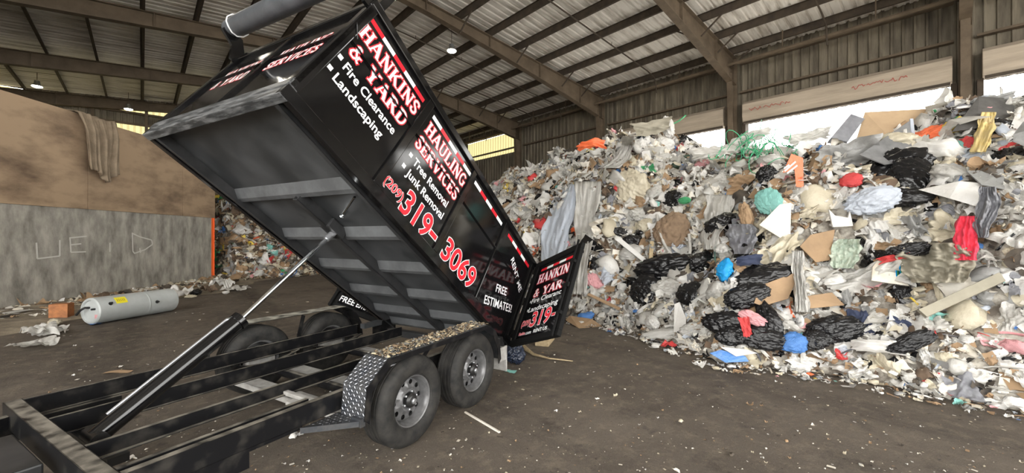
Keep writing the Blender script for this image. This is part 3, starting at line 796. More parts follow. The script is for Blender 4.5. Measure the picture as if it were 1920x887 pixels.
for yy in (.20, 2.30):
    mb = MB(); mb.bar((.52, yy, .77), (.40, yy + (.09 if yy < 1 else -.09), .55), .045, .012, up=(0, 1, 0)); mb.build('fender_strut', BK, T)
part('fender_strut', [(-.20, .0, .05, .30, .700, .712)], M['zinc'])
# diamond plate step in front of the fender
mb = MB()
poly = [(-.80, .293), (-.49, .293), (-.49, .02), (-.53, .02)]
vs = [(x, y, .40) for x, y in poly] + [(x, y, .394) for x, y in poly]
mb.add(vs, [(0, 1, 2, 3), (7, 6, 5, 4), (0, 4, 5, 1), (1, 5, 6, 2), (2, 6, 7, 3), (3, 7, 4, 0)])
mb.bar((-.80, .29, .385), (-.53, .02, .385), .006, .04); mb.box(-.53, -.49, .0, .10, .36, .42)
for i in range(9):
    for j in range(9):
        x = -.78 + i * .032; y = .03 + j * .03
        if (x + .80) / .27 + y / .29 < 1.15: continue
        sg = 1 if (i + j) % 2 else -1; u = Vector((1, sg, 0)).normalized() * .012; w = Vector((-sg, 1, 0)).normalized() * .003
        c = Vector((x, y, .4005)); mb.add([tuple(c + u), tuple(c + w), tuple(c - u), tuple(c - w), tuple(c + Vector((0, 0, .003)))], [(0, 1, 4), (1, 2, 4), (2, 3, 4), (3, 0, 4)], 1)
mb.build('step_plate', [M['treadbase'], M['tread']], T, recalc=False)
mb = MB(); mb.box(1.56, 1.58, .03, .24, .16, .44); mb.box(1.40, 1.58, .03, .05, .30, .46); mb.build('mud_flap', M['dustmetal'], T, bevel=.006)
mb = MB(); mb.box(1.62, 1.70, .16, .30, .30, .52); mb.build('tail_light', M['hub'], T, bevel=.01)

# ---- hydraulic ram --------------------------------------------------------------------------------------------
P0 = Vector((-1.58, 1.236, .44)); P1 = Vector((-.722, 1.236, 1.042)); 
P2 = Vector(bx(2.27, 1.236, .03)); d = (P1 - P0).normalized()
mb = MB(); mb.tube([P0, P1], .060, 28); ram = mb.build('hydraulic_cylinder', M['gloss'], T, smooth=True)
mb = MB(); mb.tube([P1 - d * .03, P1 + d * .015], .074, 28); mb.build('gland', M['gloss'], ram, smooth=True)
dr = (P2 - P1).normalized()
mb = MB(); mb.tube([P1, P2 - dr * .06], .021, 20); mb.build('rod', M['chrome'], ram, smooth=True)
mb = MB(); mb.tube([P2 - dr * .12, P2 - dr * .02], .032, 16); mb.tube([P2 + Vector((0, -.07, 0)), P2 + Vector((0, .07, 0))], .018, 12)
mb.bar(P2 - dr * .06 + Vector((0, -.03, 0)), P2 + dr * .02 + Vector((0, -.03, 0)), .015, .06, up=(0, 1, 0)); mb.bar(P2 - dr * .06 + Vector((0, .03, 0)), P2 + dr * .02 + Vector((0, .03, 0)), .015, .06, up=(0, 1, 0))
mb.build('clevis', M['zinc'], ram, smooth=True)
side = Vector((0, 1, 0)).cross(d).normalized()
off = Vector((0, .045, 0)) + (side if side.z > 0 else -side) * .055
mb = MB(); mb.tube([P0 + off + d * .12, P1 + off - d * .05], .010, 10); mb.tube([P1 + off - d * .06, P1 + off * .6 - d * .02], .014, 10); mb.build('oil_line', M['zinc'], ram, smooth=True)
mb = MB(); mb.tube([(P0.x, 1.14, P0.z), (P0.x, 1.34, P0.z)], .05, 16); mb.box(P0.x - .05, P0.x + .05, .84, 1.52, .38, .43); mb.build('trunnion', M['hub'], T, smooth=True)

# ================================================================== refuse heaps
def tri(x): return np.abs((x % 1.0) - .5) * 2 - .5
def crumple_sheet(n, seed, amp=.16, folds=7, curl=.5, ragged=.12):
    r = np.random.default_rng(seed); g = np.linspace(-.5, .5, n); x, y = np.meshgrid(g, g)
    x = x.ravel().copy(); y = y.ravel().copy(); z = np.zeros_like(x); ox, oy = x.copy(), y.copy()
    for k in range(folds):
        a = r.uniform(0, 6.28); fq = r.uniform(.8, 1.2 + k * .55); A = amp / (1 + .45 * k)
        t = tri((ox * np.cos(a) + oy * np.sin(a)) * fq + r.uniform(0, 1)); z += A * t
        b = r.uniform(0, 6.28); x += .35 * A * t * np.cos(b); y += .35 * A * t * np.sin(b)
    ang = np.arctan2(oy, ox); rad = 1 - ragged * (np.sin(ang * 3 + seed) * .5 + np.sin(ang * 7 + seed * 2) * .3 + np.sin(ang * 13 + seed) * .3)
    x *= rad; y *= rad
    c = curl * r.uniform(-1, 1); z += c * ox ** 2 * 1.6; z += curl * r.uniform(-.6, .6) * oy ** 2
    V = np.stack([x, y * r.uniform(.55, 1), z - z.mean()], 1)
    i = np.arange(n - 1); I, J = np.meshgrid(i, i); q = (J * n + I).ravel()
    F = np.stack([q, q + 1, q + n + 1, q + n], 1)
    return V, F
_ico = {}
def ico(sub):
    if sub not in _ico:
        bm = bmesh.new(); bmesh.ops.create_icosphere(bm, subdivisions=sub, radius=1)
        _ico[sub] = (np.array([v.co[:] for v in bm.verts]), np.array([[v.index for v in f.verts] for f in bm.faces])); bm.free()
    return _ico[sub]
def bag_blob(sub, seed, wr=.10, flat=.5, knot=True, hf=0):
    V, F = ico(sub); V = V.copy(); r = np.random.default_rng(seed)
    P = V.copy(); R = np.ones(len(V))
    for k in range(4): d = r.normal(size=3); R += .13 * np.sin(P @ d * 1.5 + r.uniform(0, 6))
    for k in range(12):
        d = r.normal(size=3); d /= np.linalg.norm(d); fq = r.uniform(1.2, 6); R += wr / (1 + .22 * fq) * tri(P @ d * fq + r.uniform(0, 1) + .2 * np.sin(P[:, 0] * 3))
    if hf:
        o_ = Vector((seed * 1.7, seed * .9, 3.1))
        def rid(p, sc_): q = Vector(p) * sc_ + o_; q = q + noise.noise_vector(q * 1.3) * .5; return noise.ridged_multi_fractal(q, 1.0, 2.1, 4, 1.0, 2.0)
        R += np.array([.085 * rid(p, 1.5) for p in P]) * hf / 8
    if knot:
        ax = np.array([.6, .2, .77]); c = P @ ax; az = np.arctan2(P[:, 1], P[:, 0])
        R += np.where(c > .8, (c - .8) * 1.2, 0) + .018 * tri(az * 14 / 6.28) * np.clip((c + .1), 0, 1)
    V = P * R[:, None] * .5; V[:, 2] *= flat
    return V, F
def mk_mesh(name, V, F, smooth=False):
    me = bpy.data.meshes.new(name)
    me.vertices.add(len(V)); me.vertices.foreach_set('co', np.ascontiguousarray(V, dtype=np.float32).ravel())
    k = F.shape[1]; me.loops.add(F.size); me.loops.foreach_set('vertex_index', np.ascontiguousarray(F, dtype=np.int32).ravel())
    me.polygons.add(len(F)); me.polygons.foreach_set('loop_start', np.arange(0, F.size, k, dtype=np.int32)); me.polygons.foreach_set('loop_total', np.full(len(F), k, dtype=np.int32))
    me.update(calc_edges=True)
    if smooth: me.polygons.foreach_set('use_smooth', np.ones(len(F), dtype=bool))
    return me

def plastic(name, rgb, rough=.28, trans=0, **k): return mat(name, rgb, rough, spec=.5, trans=trans, bump=k.get('bump', .55), bscale=k.get('bscale', 24), rgb2=k.get('rgb2'), vscale=k.get('vscale', 2.5))
G = {
 'white': plastic('white plastic', (.83, .82, .795), .3, .2, rgb2=(.70, .68, .64)),
 'clear': plastic('cloudy clear film', (.74, .73, .695), .14, .25, rgb2=(.52, .50, .46)),
 'grey': plastic('grey plastic', (.38, .38, .375), .35, .12, rgb2=(.26, .26, .25)),
 'cream': plastic('cream plastic', (.70, .64, .50), .45, .15, rgb2=(.52, .46, .34)),
 'paper': mat('crumpled paper', (.82, .79, .72), .85, rgb2=(.62, .56, .46), vscale=3),
 'black': plastic('black plastic', (.008, .008, .009), .16, 0, bump=.7, bscale=9),
 'card': mat('cardboard', (.37, .245, .14), .85, rgb2=(.27, .18, .105), vscale=3, bump=.05),
 'brown': mat('brown cloth', (.17, .115, .075), .95, rgb2=(.10, .07, .05), vscale=6),
 'dark': mat('dark damp refuse', (.045, .038, .032), .8, rgb2=(.10, .08, .06), vscale=6),
 'blue': plastic('blue plastic', (.07, .20, .50), .35),
 'paleblue': plastic('pale blue film', (.64, .69, .77), .3, .3),
 'red': plastic('red plastic', (.55, .05, .05), .4),
 'orange': plastic('orange plastic', (.85, .17, .06), .4, .1),
 'green': plastic('green plastic', (.05, .30, .12), .35),
 'teal': plastic('teal plastic', (.22, .50, .45), .4, .1),
 'yellow': plastic('yellow plastic', (.78, .58, .08), .4, .1),
 'pink': plastic('pink plastic', (.72, .36, .38), .45, .1),
 'greycloth': mat('grey cloth', (.25, .255, .27), .95, rgb2=(.17, .17, .19), vscale=5),
 'navy': mat('navy cloth', (.035, .045, .085), .9),
 'drab': mat('drab canvas', (.36, .33, .26), .9, rgb2=(.27, .25, .195), vscale=2, bump=.2, bscale=20),
 'magenta': mat('bright red cotton', (.80, .055, .10), .85),
 'wood': M['wood'],
}
BY = [k for k in G]
class Heap:
    def __init__(s, name, toe, crest, b0, b1, swap, span, depth_back, back_drop, seed):
        s.name = name; s.toe = toe; s.crest = crest; s.b0 = b0; s.b1 = b1; s.swap = swap; s.span = span; s.db = depth_back; s.bd = back_drop; s.seed = seed
    def h(s, a, b):
        """height at across a, along b"""
        t0 = np.interp(b, *s.toe); cz = np.interp(b, *s.crest); sp = s.span
        q = (a - t0) / sp
        p = np.clip(q, 0, 1); z = cz * (1 - (1 - p) ** 1.75)
        z = np.where(q > 1, cz * (1 - s.bd * np.clip((q - 1) * sp / s.db, 0, 1)), z)
        ends = np.clip((b - s.b0) / 2.0, 0, 1) * np.clip((s.b1 - b) / 2.2, 0, 1)
        z = z * np.sqrt(ends)
        n = .30 * np.sin(a * 1.7 + b * .9 + s.seed) * np.sin(b * 1.3 - a * .4) + .16 * np.sin(a * 3.9 - b * 2.3) * np.sin(b * 3.1 + a) + .08 * np.sin(a * 8.3 + b * 5.1) * np.sin(b * 7.7 - a * 3)
        z = z + n * np.clip(z, 0, 1) * np.clip(q * 3, 0, 1)
        return np.where(q < 0, -.06, np.maximum(z, -.02))
    def world(s, a, b, z): return b2w(b, a, z) if s.swap else b2w(a, b, z)
    def inv(s, p):
        x, y = w2b(p); return (y, x) if s.swap else (x, y)
    def H(s, p): a, b = s.inv(p); return float(s.h(a, b))
    def normal(s, p):
        e = .12; c = s.H(p); dx = s.H(p + Vector((e, 0, 0))) - c; dy = s.H(p + Vector((0, e, 0))) - c
        return Vector((-dx / e, -dy / e, 1)).normalized()
    def hit(s, u, v, D0=3.0, D1=34):
        r = ray(u, v); o = Vector((0, 0, H_CAM)); D = D0
        while D < D1:
            p = o + r * D
            a, b = s.inv(p)
            if s.b0 < b < s.b1 and p.z <= float(s.h(a, b)): return o + r * (D - .03)
            if p.z < -.05: return None
            D += .05
        return None
toe_px = [(1920, 772), (1880, 765), (1750, 740), (1640, 720), (1540, 700), (1400, 688), (1340, 678), (1250, 640), (1150, 612), (1060, 600)]
tp = sorted([w2b(ground(*p))[::-1] for p in toe_px])
tb = [-6] + [p[0] for p in tp] + [9.5, 12.5, 15.5]; ta = [6.7] + [p[1] for p in tp] + [6.9, 7.3, 8.8]
S0 = 4.6
cr = []
for u, v in [(1915, 185), (1850, 195), (1800, 205), (1740, 235), (1690, 250), (1620, 262), (1540, 275), (1450, 282), (1350, 285), (1290, 268), (1240, 232), (1190, 245), (1110, 275), (1060, 288), (1000, 305), (950, 320), (915, 345)]:
    r_ = (u - 960) / FPX; k = (.738 - .675 * r_) / (.675 + .738 * r_); s_ = 10.9; t_ = s_ * k; D_ = .675 * s_ + .738 * t_
    cr.append((t_, H_CAM + (HOR - v) / FPX * D_ - .22))
cr.sort(); cb = [-6] + [c[0] for c in cr] + [16]; cz = [cr[0][1]] + [c[1] for c in cr] + [3.2]
heapA = Heap('A', (tb, ta), (cb, cz), -7.5, 15.2, False, S0, 7, .35, 1.3)
heapB = Heap('B', ([-9, 2.1, 2.5, 2.9, 4.5, 6.2, 9, 15], [23, 22.5, 21, 19.4, 19.5, 19.6, 20.2, 22]), ([-9, 0, 2.6, 5, 8, 12, 15], [3.6, 3.9, 3.75, 3.7, 3.5, 3.2, 2.0]), -9.5, 15.5, True, 5.6, 8, .1, 4.1)

heapmat = mat('packed mixed refuse', (.50, .47, .41), .8, rgb2=(.12, .10, .08), vscale=5, vlo=.40, vhi=.6, detail=10, bump=.8, bscale=12)
def heap_base(hp, a0, a1, na, nb, label):
    A, B = np.meshgrid(np.linspace(a0, a1, na), np.linspace(hp.b0, hp.b1, nb)); A = A.ravel(); B = B.ravel(); Z = hp.h(A, B) - .03
    if hp.swap: X, Y = B * CB - A * SB, B * SB + A * CB
    else: X, Y = A * CB - B * SB, A * SB + B * CB
    i = np.arange(na - 1); j = np.arange(nb - 1); I, J = np.meshgrid(i, j); q = (J * na + I).ravel()
    me = mk_mesh('refuse', np.stack([X, Y, Z], 1), np.stack([q, q + 1, q + na + 1, q + na], 1)); me.materials.append(heapmat)
    o = bpy.data.objects.new('packed_refuse', me); COL.objects.link(o); tag(o, label, 'refuse', kind='stuff'); return o
heap_base(heapA, 5.2, 19.6, 220, 320, 'packed refuse forming the body of the large heap by the doors')
heap_base(heapB, 18, 34.2, 140, 200, 'packed refuse forming the body of the far heap behind the concrete wall')

SHEETS = [crumple_sheet(9, 100 + k, amp=.24, folds=7, curl=1.1, ragged=.2) for k in range(20)]
BLOBS = [bag_blob(2, 60 + k, wr=.34, flat=.45) for k in range(12)]
STRIPS = [(V * np.array([1.6, .16, 1.0]), F) for V, F in [crumple_sheet(8, 300 + k, amp=.12, folds=4, curl=1.0) for k in range(6)]]
FLATS = [(V * np.array([1, .7, .15]), F) for V, F in [crumple_sheet(5, 400 + k, amp=.08, folds=2, curl=.4, ragged=.05) for k in range(6)]]
def small_litter(name, hp, n, a_lo, a_hi, b_lo, b_hi, size, label, weights, seed, near=None):
    r = np.random.default_rng(seed); keys = list(weights); w = np.array([weights[k] for k in keys], float); w /= w.sum()
    VS = []; FS = []; MI = []; SM = []; base = 0
    for k in range(n):
        b = r.uniform(b_lo, b_hi)
        if near: b = b_lo + (b_hi - b_lo) * r.uniform() ** near
        t0 = float(np.interp(b, *hp.toe)); a = t0 + r.uniform(a_lo, a_hi)
        z = float(hp.h(a, b)); P = hp.world(a, b, max(z, .01))
        kind = r.uniform(); mi = r.choice(len(keys), p=w)
        blob = kind < (.10 if not hp.swap else .03) and keys[mi] not in ('card', 'paper')
        V, F = BLOBS[r.integers(12)] if blob else (SHEETS[r.integers(len(SHEETS))] if kind < .66 else (STRIPS[r.integers(6)] if kind < .80 else FLATS[r.integers(6)]))
        if kind >= .8 and keys[mi] == 'clear': mi = keys.index('card') if 'card' in keys else mi
        s_ = size * math.exp(r.normal(0, .45)) * min(1.15, .5 + .075 * max(P.y, 2))
        if P.z < .06: s_ *= .6
        N = hp.normal(P) if z > .05 else Vector((0, 0, 1))
        N = (N + Vector(r.normal(0, .38 if z > .05 else .05, 3))).normalized()
        q = N.to_track_quat('Z', 'Y').to_matrix(); rot = np.array(q) @ np.array(Matrix.Rotation(r.uniform(0, 6.28), 3, 'Z'))
        if keys[mi] in ('clear', 'white') and r.uniform() < .3: s_ *= 1.5
        W = (V * s_) @ rot.T + np.array([P.x, P.y, P.z + (.03 if z > .05 else .01 + .12 * s_)])
        if F.shape[1] == 4: F = np.concatenate([F[:, [0, 1, 2]], F[:, [0, 2, 3]]])
        VS.append(W); FS.append(F + base); MI.append(np.full(len(F), mi, dtype=np.int32)); SM.append(np.full(len(F), bool(k % 2) or blob)); base += len(V)
    V = np.concatenate(VS); F = np.concatenate(FS)
    me = mk_mesh(name, V, F); me.polygons.foreach_set('use_smooth', np.concatenate(SM))
    for k in keys: me.materials.append(G[k])
    me.polygons.foreach_set('material_index', np.concatenate(MI))
    o = bpy.data.objects.new(name, me); COL.objects.link(o); tag(o, label, 'litter', kind='stuff'); return o
WA = dict(white=19, clear=24, paper=11, cream=11, card=9, grey=9, black=7, dark=9, brown=5, greycloth=2, paleblue=1.8, blue=.5, red=.9, pink=1.1, green=.35, teal=.4, yellow=.3, orange=.35)
small_litter('loose_litter', heapA, 12500, -.02, 5.6, -2.2, 14.8, .15, 'loose scraps of film and paper covering the large heap', WA, 11, near=1.15)
small_litter('loose_litter', heapA, 2200, -.45, .6, -2.2, 11, .09, 'fine scraps spread along the foot of the large heap', WA, 12, near=1.2)
WB = dict(white=6, clear=4, paper=8, cream=14, card=26, brown=15, dark=15, grey=6, red=1.2, green=2, blue=1, teal=1, pink=1.4, orange=1, yellow=1.5)
small_litter('loose_litter', heapB, 4500, -.2, 6.2, 1.2, 9.5, .20, 'mixed brown and white scraps covering the far heap', WB, 13)

# ---- individual things in the heap ----------------------------------------------------------------------------
PROTO = {}
TAKEN = []
def proto(kind, k):
    key = (kind, k)
    if key not in PROTO:
        if kind == 'film': V, F = crumple_sheet(26, 500 + k, amp=.22, folds=13, curl=.8, ragged=.2); PROTO[key] = mk_mesh('film', V, F, k % 2 == 0)
        elif kind == 'bag': V, F = bag_blob(5 if k < 4 else 4, 600 + k, wr=.12, flat=.5, hf=9); PROTO[key] = mk_mesh('bag', V, F, k % 2 == 0)
        elif kind == 'sack': V, F = bag_blob(5, 700 + k, wr=.10, flat=.6, hf=9); PROTO[key] = mk_mesh('sack', V, F, True)
        elif kind == 'card':
            V, F = crumple_sheet(7, 800 + k, amp=.07, folds=2, curl=.5, ragged=0); PROTO[key] = mk_mesh('card', V, F)
        elif kind == 'cloth': V, F = crumple_sheet(30, 900 + k, amp=.16, folds=9, curl=.7, ragged=.15); PROTO[key] = mk_mesh('cloth', V, F, True)
    return PROTO[key]
def put(name, kind, k, P, N, size, mkey, label, cat, group=None, spin=0, stretch=(1, 1, 1), thick=0, tilt=None):
    me = proto(kind, k); o = bpy.data.objects.new(name, me); COL.objects.link(o)
    if not me.materials: me.materials.append(None)
    o.material_slots[0].link = 'OBJECT'; o.material_slots[0].material = G[mkey]
    q = N.to_track_quat('Z', 'Y').to_matrix() @ Matrix.Rotation(spin, 3, 'Z')
    o.matrix_world = Matrix.Translation(P) @ q.to_4x4() @ Matrix.Diagonal((size * stretch[0], size * stretch[1], size * stretch[2], 1))
    if thick: solidify(o, thick / size)
    tag(o, label, cat, group); return o
KN = {'film': ('plastic_film', 'crumpled plastic film', 'plastic film'), 'bag': ('plastic_bag', 'rumpled plastic bag', 'bag'), 'sack': ('rubbish_sack', 'knotted rubbish sack', 'sack'),
      'card': ('cardboard_piece', 'bent cardboard piece', 'cardboard'), 'cloth': ('cloth_scrap', 'crumpled cloth', 'cloth')}
CN = dict(white='white', clear='cloudy clear', cream='cream', grey='grey', black='black', paper='off-white', card='brown', brown='dark brown', drab='drab', paleblue='pale blue', blue='blue', red='red', pink='pink', teal='teal', green='green', greycloth='grey', navy='navy', yellow='yellow', orange='orange')
def scatter(hp, n, seed, b_lo, b_hi, where, near=1.2, mix=None, smin=.22, smax=.6, zonefn=None):
    r = np.random.default_rng(seed); i = 0; tries = 0; pts = []
    while i < n and tries < n * 30:
        tries += 1
        b = b_lo + (b_hi - b_lo) * r.uniform() ** near; t0 = float(np.interp(b, *hp.toe)); q = r.uniform(.0, 1.08); a = t0 + q * hp.span
        P = hp.world(a, b, float(hp.h(a, b)))
        D = P.y
        if D < 2.5 or abs(P.x / D) > 1.3: continue
        u = P.x / D
        if any((P - p).length < .20 + .02 * D for p in pts): continue
        pu, pv = 960 + FPX * P.x / D, HOR - FPX * (P.z - H_CAM) / D
        if any(abs(pu - t[0]) < t[2] and abs(pv - t[1]) < t[3] for t in TAKEN): continue
        pts.append(P); kind, mk = mix[r.integers(len(mix))]
        N = (hp.normal(P) + Vector(r.normal(0, .25, 3))).normalized(); s_ = r.uniform(smin, smax) * min(1, .35 + .09 * D)
        if q < .12: s_ *= .7
        nm, txt, cat = KN[kind]
        zone = zonefn(q, b)
        lab = '%s %s %s' % (CN[mk], txt, zone)
        st = (1, r.uniform(.6, 1), 1 if kind not in ('film',) else r.uniform(.8, 1.5))
        put(nm, kind, int(r.integers(8 if kind in ('film', 'bag') else 4)), P + N * (.05 if kind != 'sack' else .0), N, s_ * (.8 if kind in ('bag', 'sack') else 1), mk, lab, cat, lab, r.uniform(0, 6.28), st, .012 if kind == 'card' else 0)
        i += 1
def zoneA(q, b):
    hz = 'at the foot of' if q < .22 else ('halfway up' if q < .68 else 'near the crest of')
    if b < .9: return hz + ' the heap end nearest the camera'
    if b < 2.6: return hz + ' the heap under the lone red shirt side'.replace(' under the lone red shirt side', ' below the widest door opening')
    if b < 5.2: return hz + ' the heap across from the trailer wheels'
    if b < 8.5: return hz + ' the heap beside the open trailer door'
    return hz + ' the heap end behind the trailer bed'
mixA = [('film', 'white')] * 6 + [('film', 'clear')] * 9 + [('bag', 'white')] * 5 + [('bag', 'clear')] * 4 + [('bag', 'cream')] * 2 + [('sack', 'black')] * 3 + [('card', 'card')] * 3 + [('cloth', 'brown'), ('cloth', 'greycloth'), ('film', 'grey'), ('film', 'cream'), ('film', 'paleblue'), ('bag', 'pink'), ('film', 'paper'), ('film', 'paper'), ('film', 'grey'), ('cloth', 'drab'), ('cloth', 'navy'), ('bag', 'grey')]
def zoneB(q, b):
    hz = 'low on' if q < .3 else ('midway up' if q < .7 else 'high on')
    return hz + (' the far heap beside the concrete wall' if b < 4 else ' the far heap seen under the trailer bed')
mixB = [('card', 'card')] * 6 + [('film', 'cream')] * 3 + [('film', 'white')] * 3 + [('bag', 'white')] * 3 + [('cloth', 'brown')] * 2 + [('bag', 'green'), ('cloth', 'brown'), ('sack', 'black'), ('film', 'grey'), ('film', 'cream')]

def on(u, v, lift=.05, hp=None):
    p = (hp or heapA).hit(u, v)
    if p is None: p = ground(u, v) if v > HOR + 20 else Vector((0, 0, H_CAM)) + ray(u, v) * 8.5
    d = (Vector((0, 0, H_CAM)) - p).normalized(); return p + d * lift
def item(name, kind, k, u, v, wpx_, mkey, label, cat, hpx=None, spin=0, lift=.05, flat=1.0, hp=None, N=None, thick=0):
    """one thing resting on the heap where the photograph shows it; wpx_/hpx = its size in the picture, turned into metres"""
    P = on(u, v, lift + .06, hp); D = P.y; TAKEN.append((u, v, wpx_ * .5 + 12, (hpx or wpx_) * .5 + 10))
    w = wpx_ / FPX * D; h = (hpx or wpx_) / FPX * D
    if N is None:
        N = (hp or heapA).normal(P); C_ = (Vector((0, 0, H_CAM)) - P).normalized(); N = (N * .5 + C_ * .6).normalized()
    X = Vector((1, 0, 0)); X = (X - N * X.dot(N)).normalized(); Y = N.cross(X)
    me = proto(kind, k); o = bpy.data.objects.new(name, me); COL.objects.link(o)
    if not me.materials: me.materials.append(None)
    o.material_slots[0].link = 'OBJECT'; o.material_slots[0].material = G[mkey]
    R_ = Matrix((X, Y, N)).transposed() @ Matrix.Rotation(spin, 3, 'Z')
    s_ = 1.15 if kind in ('film', 'cloth', 'card') else 1.0
    o.matrix_world = Matrix.Translation(P) @ R_.to_4x4() @ Matrix.Diagonal((w * s_, h * s_, (w + h) / 2 * flat, 1))
    if thick: solidify(o, thick / w)
    tag(o, label, cat); return o
def panel(name, corners, thick, m, label, cat, bump=0):
    """rigid sheet through corner points given as (u, v, distance)"""
    P = [Vector((0, 0, H_CAM)) + ray(u, v) * D for u, v, D in corners]; N = (P[1] - P[0]).cross(P[2] - P[0]).normalized()
    if N.y < 0: N = -N
    n = len(P); mb = MB(); vs = [tuple(p) for p in P] + [tuple(p + N * thick) for p in P]
    mb.add(vs, [tuple(range(n)), tuple(range(2 * n - 1, n - 1, -1))] + [(i, (i + 1) % n, n + (i + 1) % n, n + i) for i in range(n)])
    o = mb.build(name, m, bevel=.004); tag(o, label, cat); return o
def drape_px(name, poly_rows, mkey, label, cat, nu=26, nv=40, fold=.05, lift=.10, seed=0):
    """hanging sheet: rows of (u_left, u_right, v) down the heap face, laid on the heap with folds"""
    lift = lift + .12
    for a_, b_, c_ in poly_rows: TAKEN.append(((a_ + b_) / 2, c_, (b_ - a_) / 2 + 10, 18))
    r = np.random.default_rng(seed); ph = r.uniform(0, 6.28, 4); vr = [p[2] for p in poly_rows]
    L_ = np.interp; top = []
    grid = {}
    rows = [( [on(L_(vv, vr, [p[0] for p in poly_rows]) * (1 - f) + L_(vv, vr, [p[1] for p in poly_rows]) * f, vv, lift) for f in (0, .25, .5, .75, 1)]) for vv in np.linspace(vr[0], vr[-1], 12)]
    D_all = np.array([[p.y for p in rw] for rw in rows])
    for _ in range(3): D_all[1:-1] = (D_all[:-2] + D_all[1:-1] * 2 + D_all[2:]) / 4
    vv12 = np.linspace(vr[0], vr[-1], 12)
    vs = []
    for j in range(nv):
        t = j / (nv - 1); vv = vr[0] + (vr[-1] - vr[0]) * t
        ul, ur = L_(vv, vr, [p[0] for p in poly_rows]), L_(vv, vr, [p[1] for p in poly_rows])
        dcol = [L_(vv, vv12, D_all[:, c]) for c in range(5)]
        for i in range(nu):
            f = i / (nu - 1); u = ul + (ur - ul) * f; D = L_(f, (0, .25, .5, .75, 1), dcol)
            D -= fold * 3.2 * (abs(noise.noise(Vector((f * 4.5 + t * 1.2, t * 1.6, seed * 3.7)))) + .55 * abs(noise.noise(Vector((f * 11 - t * 2, t * 4.5, seed + 9.1)))) + .3 * abs(noise.noise(Vector((f * 23, t * 11, seed)))))
            vs.append(tuple(Vector((0, 0, H_CAM)) + ray(u + 2.5 * math.sin(t * 17 + ph[2]) * (1 if i in (0, nu - 1) else 0), vv) * D))
    fs = [(j * nu + i, j * nu + i + 1, (j + 1) * nu + i + 1, (j + 1) * nu + i) for j in range(nv - 1) for i in range(nu - 1)]
    mb = MB(); mb.add(vs, fs); o = mb.build(name, G[mkey] if isinstance(mkey, str) else mkey, smooth='all', recalc=False); solidify(o, .003); tag(o, label, cat); return o
def cord(name, pts, r, mkey, label, cat, lift=.10):
    P = [on(u, v, lift) for u, v in pts]; Q = []
    for i in range(len(P) - 1):
        a, b, c, d = P[max(i - 1, 0)], P[i], P[i + 1], P[min(i + 2, len(P) - 1)]
        for k in range(6):
            t = k / 6; Q.append(.5 * ((2 * b) + (c - a) * t + (2 * a - 5 * b + 4 * c - d) * t * t + (3 * b - a - 3 * c + d) * t ** 3))
    Q.append(P[-1]); mb = MB(); mb.tube(Q, r, 8); o = mb.build(name, G[mkey], smooth='all', recalc=False); tag(o, label, cat); return o

I = item
I('orange_cloth', 'cloth', 0, 1108, 270, 44, 'orange', 'orange red cloth on the crest left of the highest peak', 'cloth', 24)
drape_px('film_sheet', [(1062, 1078, 345), (1035, 1082, 380), (1020, 1072, 420), (1012, 1064, 455), (1018, 1052, 490)], 'paleblue', 'large pale blue film sheet hanging above the open trailer door', 'plastic film', fold=.06, seed=1)
drape_px('film_sheet', [(1078, 1130, 340), (1078, 1118, 400), (1078, 1108, 460), (1074, 1100, 520), (1072, 1098, 552)], 'clear', 'long cloudy film column hanging beside the trailer door tip', 'plastic film', fold=.08, seed=2)
drape_px('film_sheet', [(1325, 1378, 365), (1322, 1372, 400), (1318, 1350, 440), (1318, 1345, 468)], 'clear', 'cloudy film hanging in folds left of the dark grey jacket', 'plastic film', fold=.07, seed=3)
drape_px('film_sheet', [(1484, 1506, 470), (1486, 1506, 510), (1490, 1512, 545), (1488, 1520, 585)], 'clear', 'narrow twisted film hanging in front of the large cardboard', 'plastic film', fold=.05, seed=4)
drape_px('film_sheet', [(1168, 1190, 255), (1162, 1186, 280), (1148, 1180, 300), (1120, 1160, 315)], 'clear', 'cloudy film hanging from the left shoulder of the highest peak', 'plastic film', fold=.05, seed=5)
drape_px('netting_sack', [(1572, 1612, 448), (1556, 1616, 465), (1556, 1608, 490), (1562, 1600, 503)], mat('mesh sack', (.55, .60, .50), .6, rgb2=(.34, .42, .34), vscale=10), 'pale green translucent sack left of the black and red backpack', 'sack', fold=.05, seed=6)
drape_px('canvas_sheet', [(1700, 1800, 455), (1680, 1830, 480), (1690, 1826, 505), (1708, 1806, 530)], 'drab', 'large drab canvas spread below the bright red shirt', 'cloth', fold=.10, seed=7)
drape_px('red_shirt', [(1798, 1830, 405), (1790, 1836, 425), (1788, 1834, 460), (1790, 1832, 488)], 'magenta', 'bright red shirt hanging from the heap near its right end', 'clothing', fold=.035, lift=.18, seed=8)
drape_px('grey_coat', [(1838, 1868, 350), (1832, 1878, 385), (1824, 1860, 420), (1834, 1850, 446)], 'greycloth', 'grey coat hanging right of the bright red shirt', 'clothing', fold=.05, lift=.16, seed=9)
drape_px('grey_jacket', [(1366, 1412, 420), (1362, 1420, 440), (1370, 1416, 460), (1376, 1406, 476)], 'greycloth', 'grey jacket below the brown paper in the middle of the heap', 'clothing', fold=.05, lift=.14, seed=10)
I('navy_trousers', 'cloth', 1, 1406, 488, 36, 'navy', 'navy trousers crumpled under the grey jacket', 'clothing', 30, lift=.15)
I('burlap_bale', 'sack', 1, 1258, 428, 58, 'brown', 'round brown bale above the long black sacks', 'bale', 62, lift=.2, flat=.8)
G['burlap'] = mat('burlap', (.26, .18, .115), .95, rgb2=(.19, .13, .085), vscale=8, bump=.2); bpy.data.objects['burlap_bale'].material_slots[0].material = G['burlap']
I('mesh_bag', 'bag', 2, 1192, 352, 46, 'cream', 'yellowish translucent bag below the highest peak', 'bag', 58, spin=.3, lift=.15)
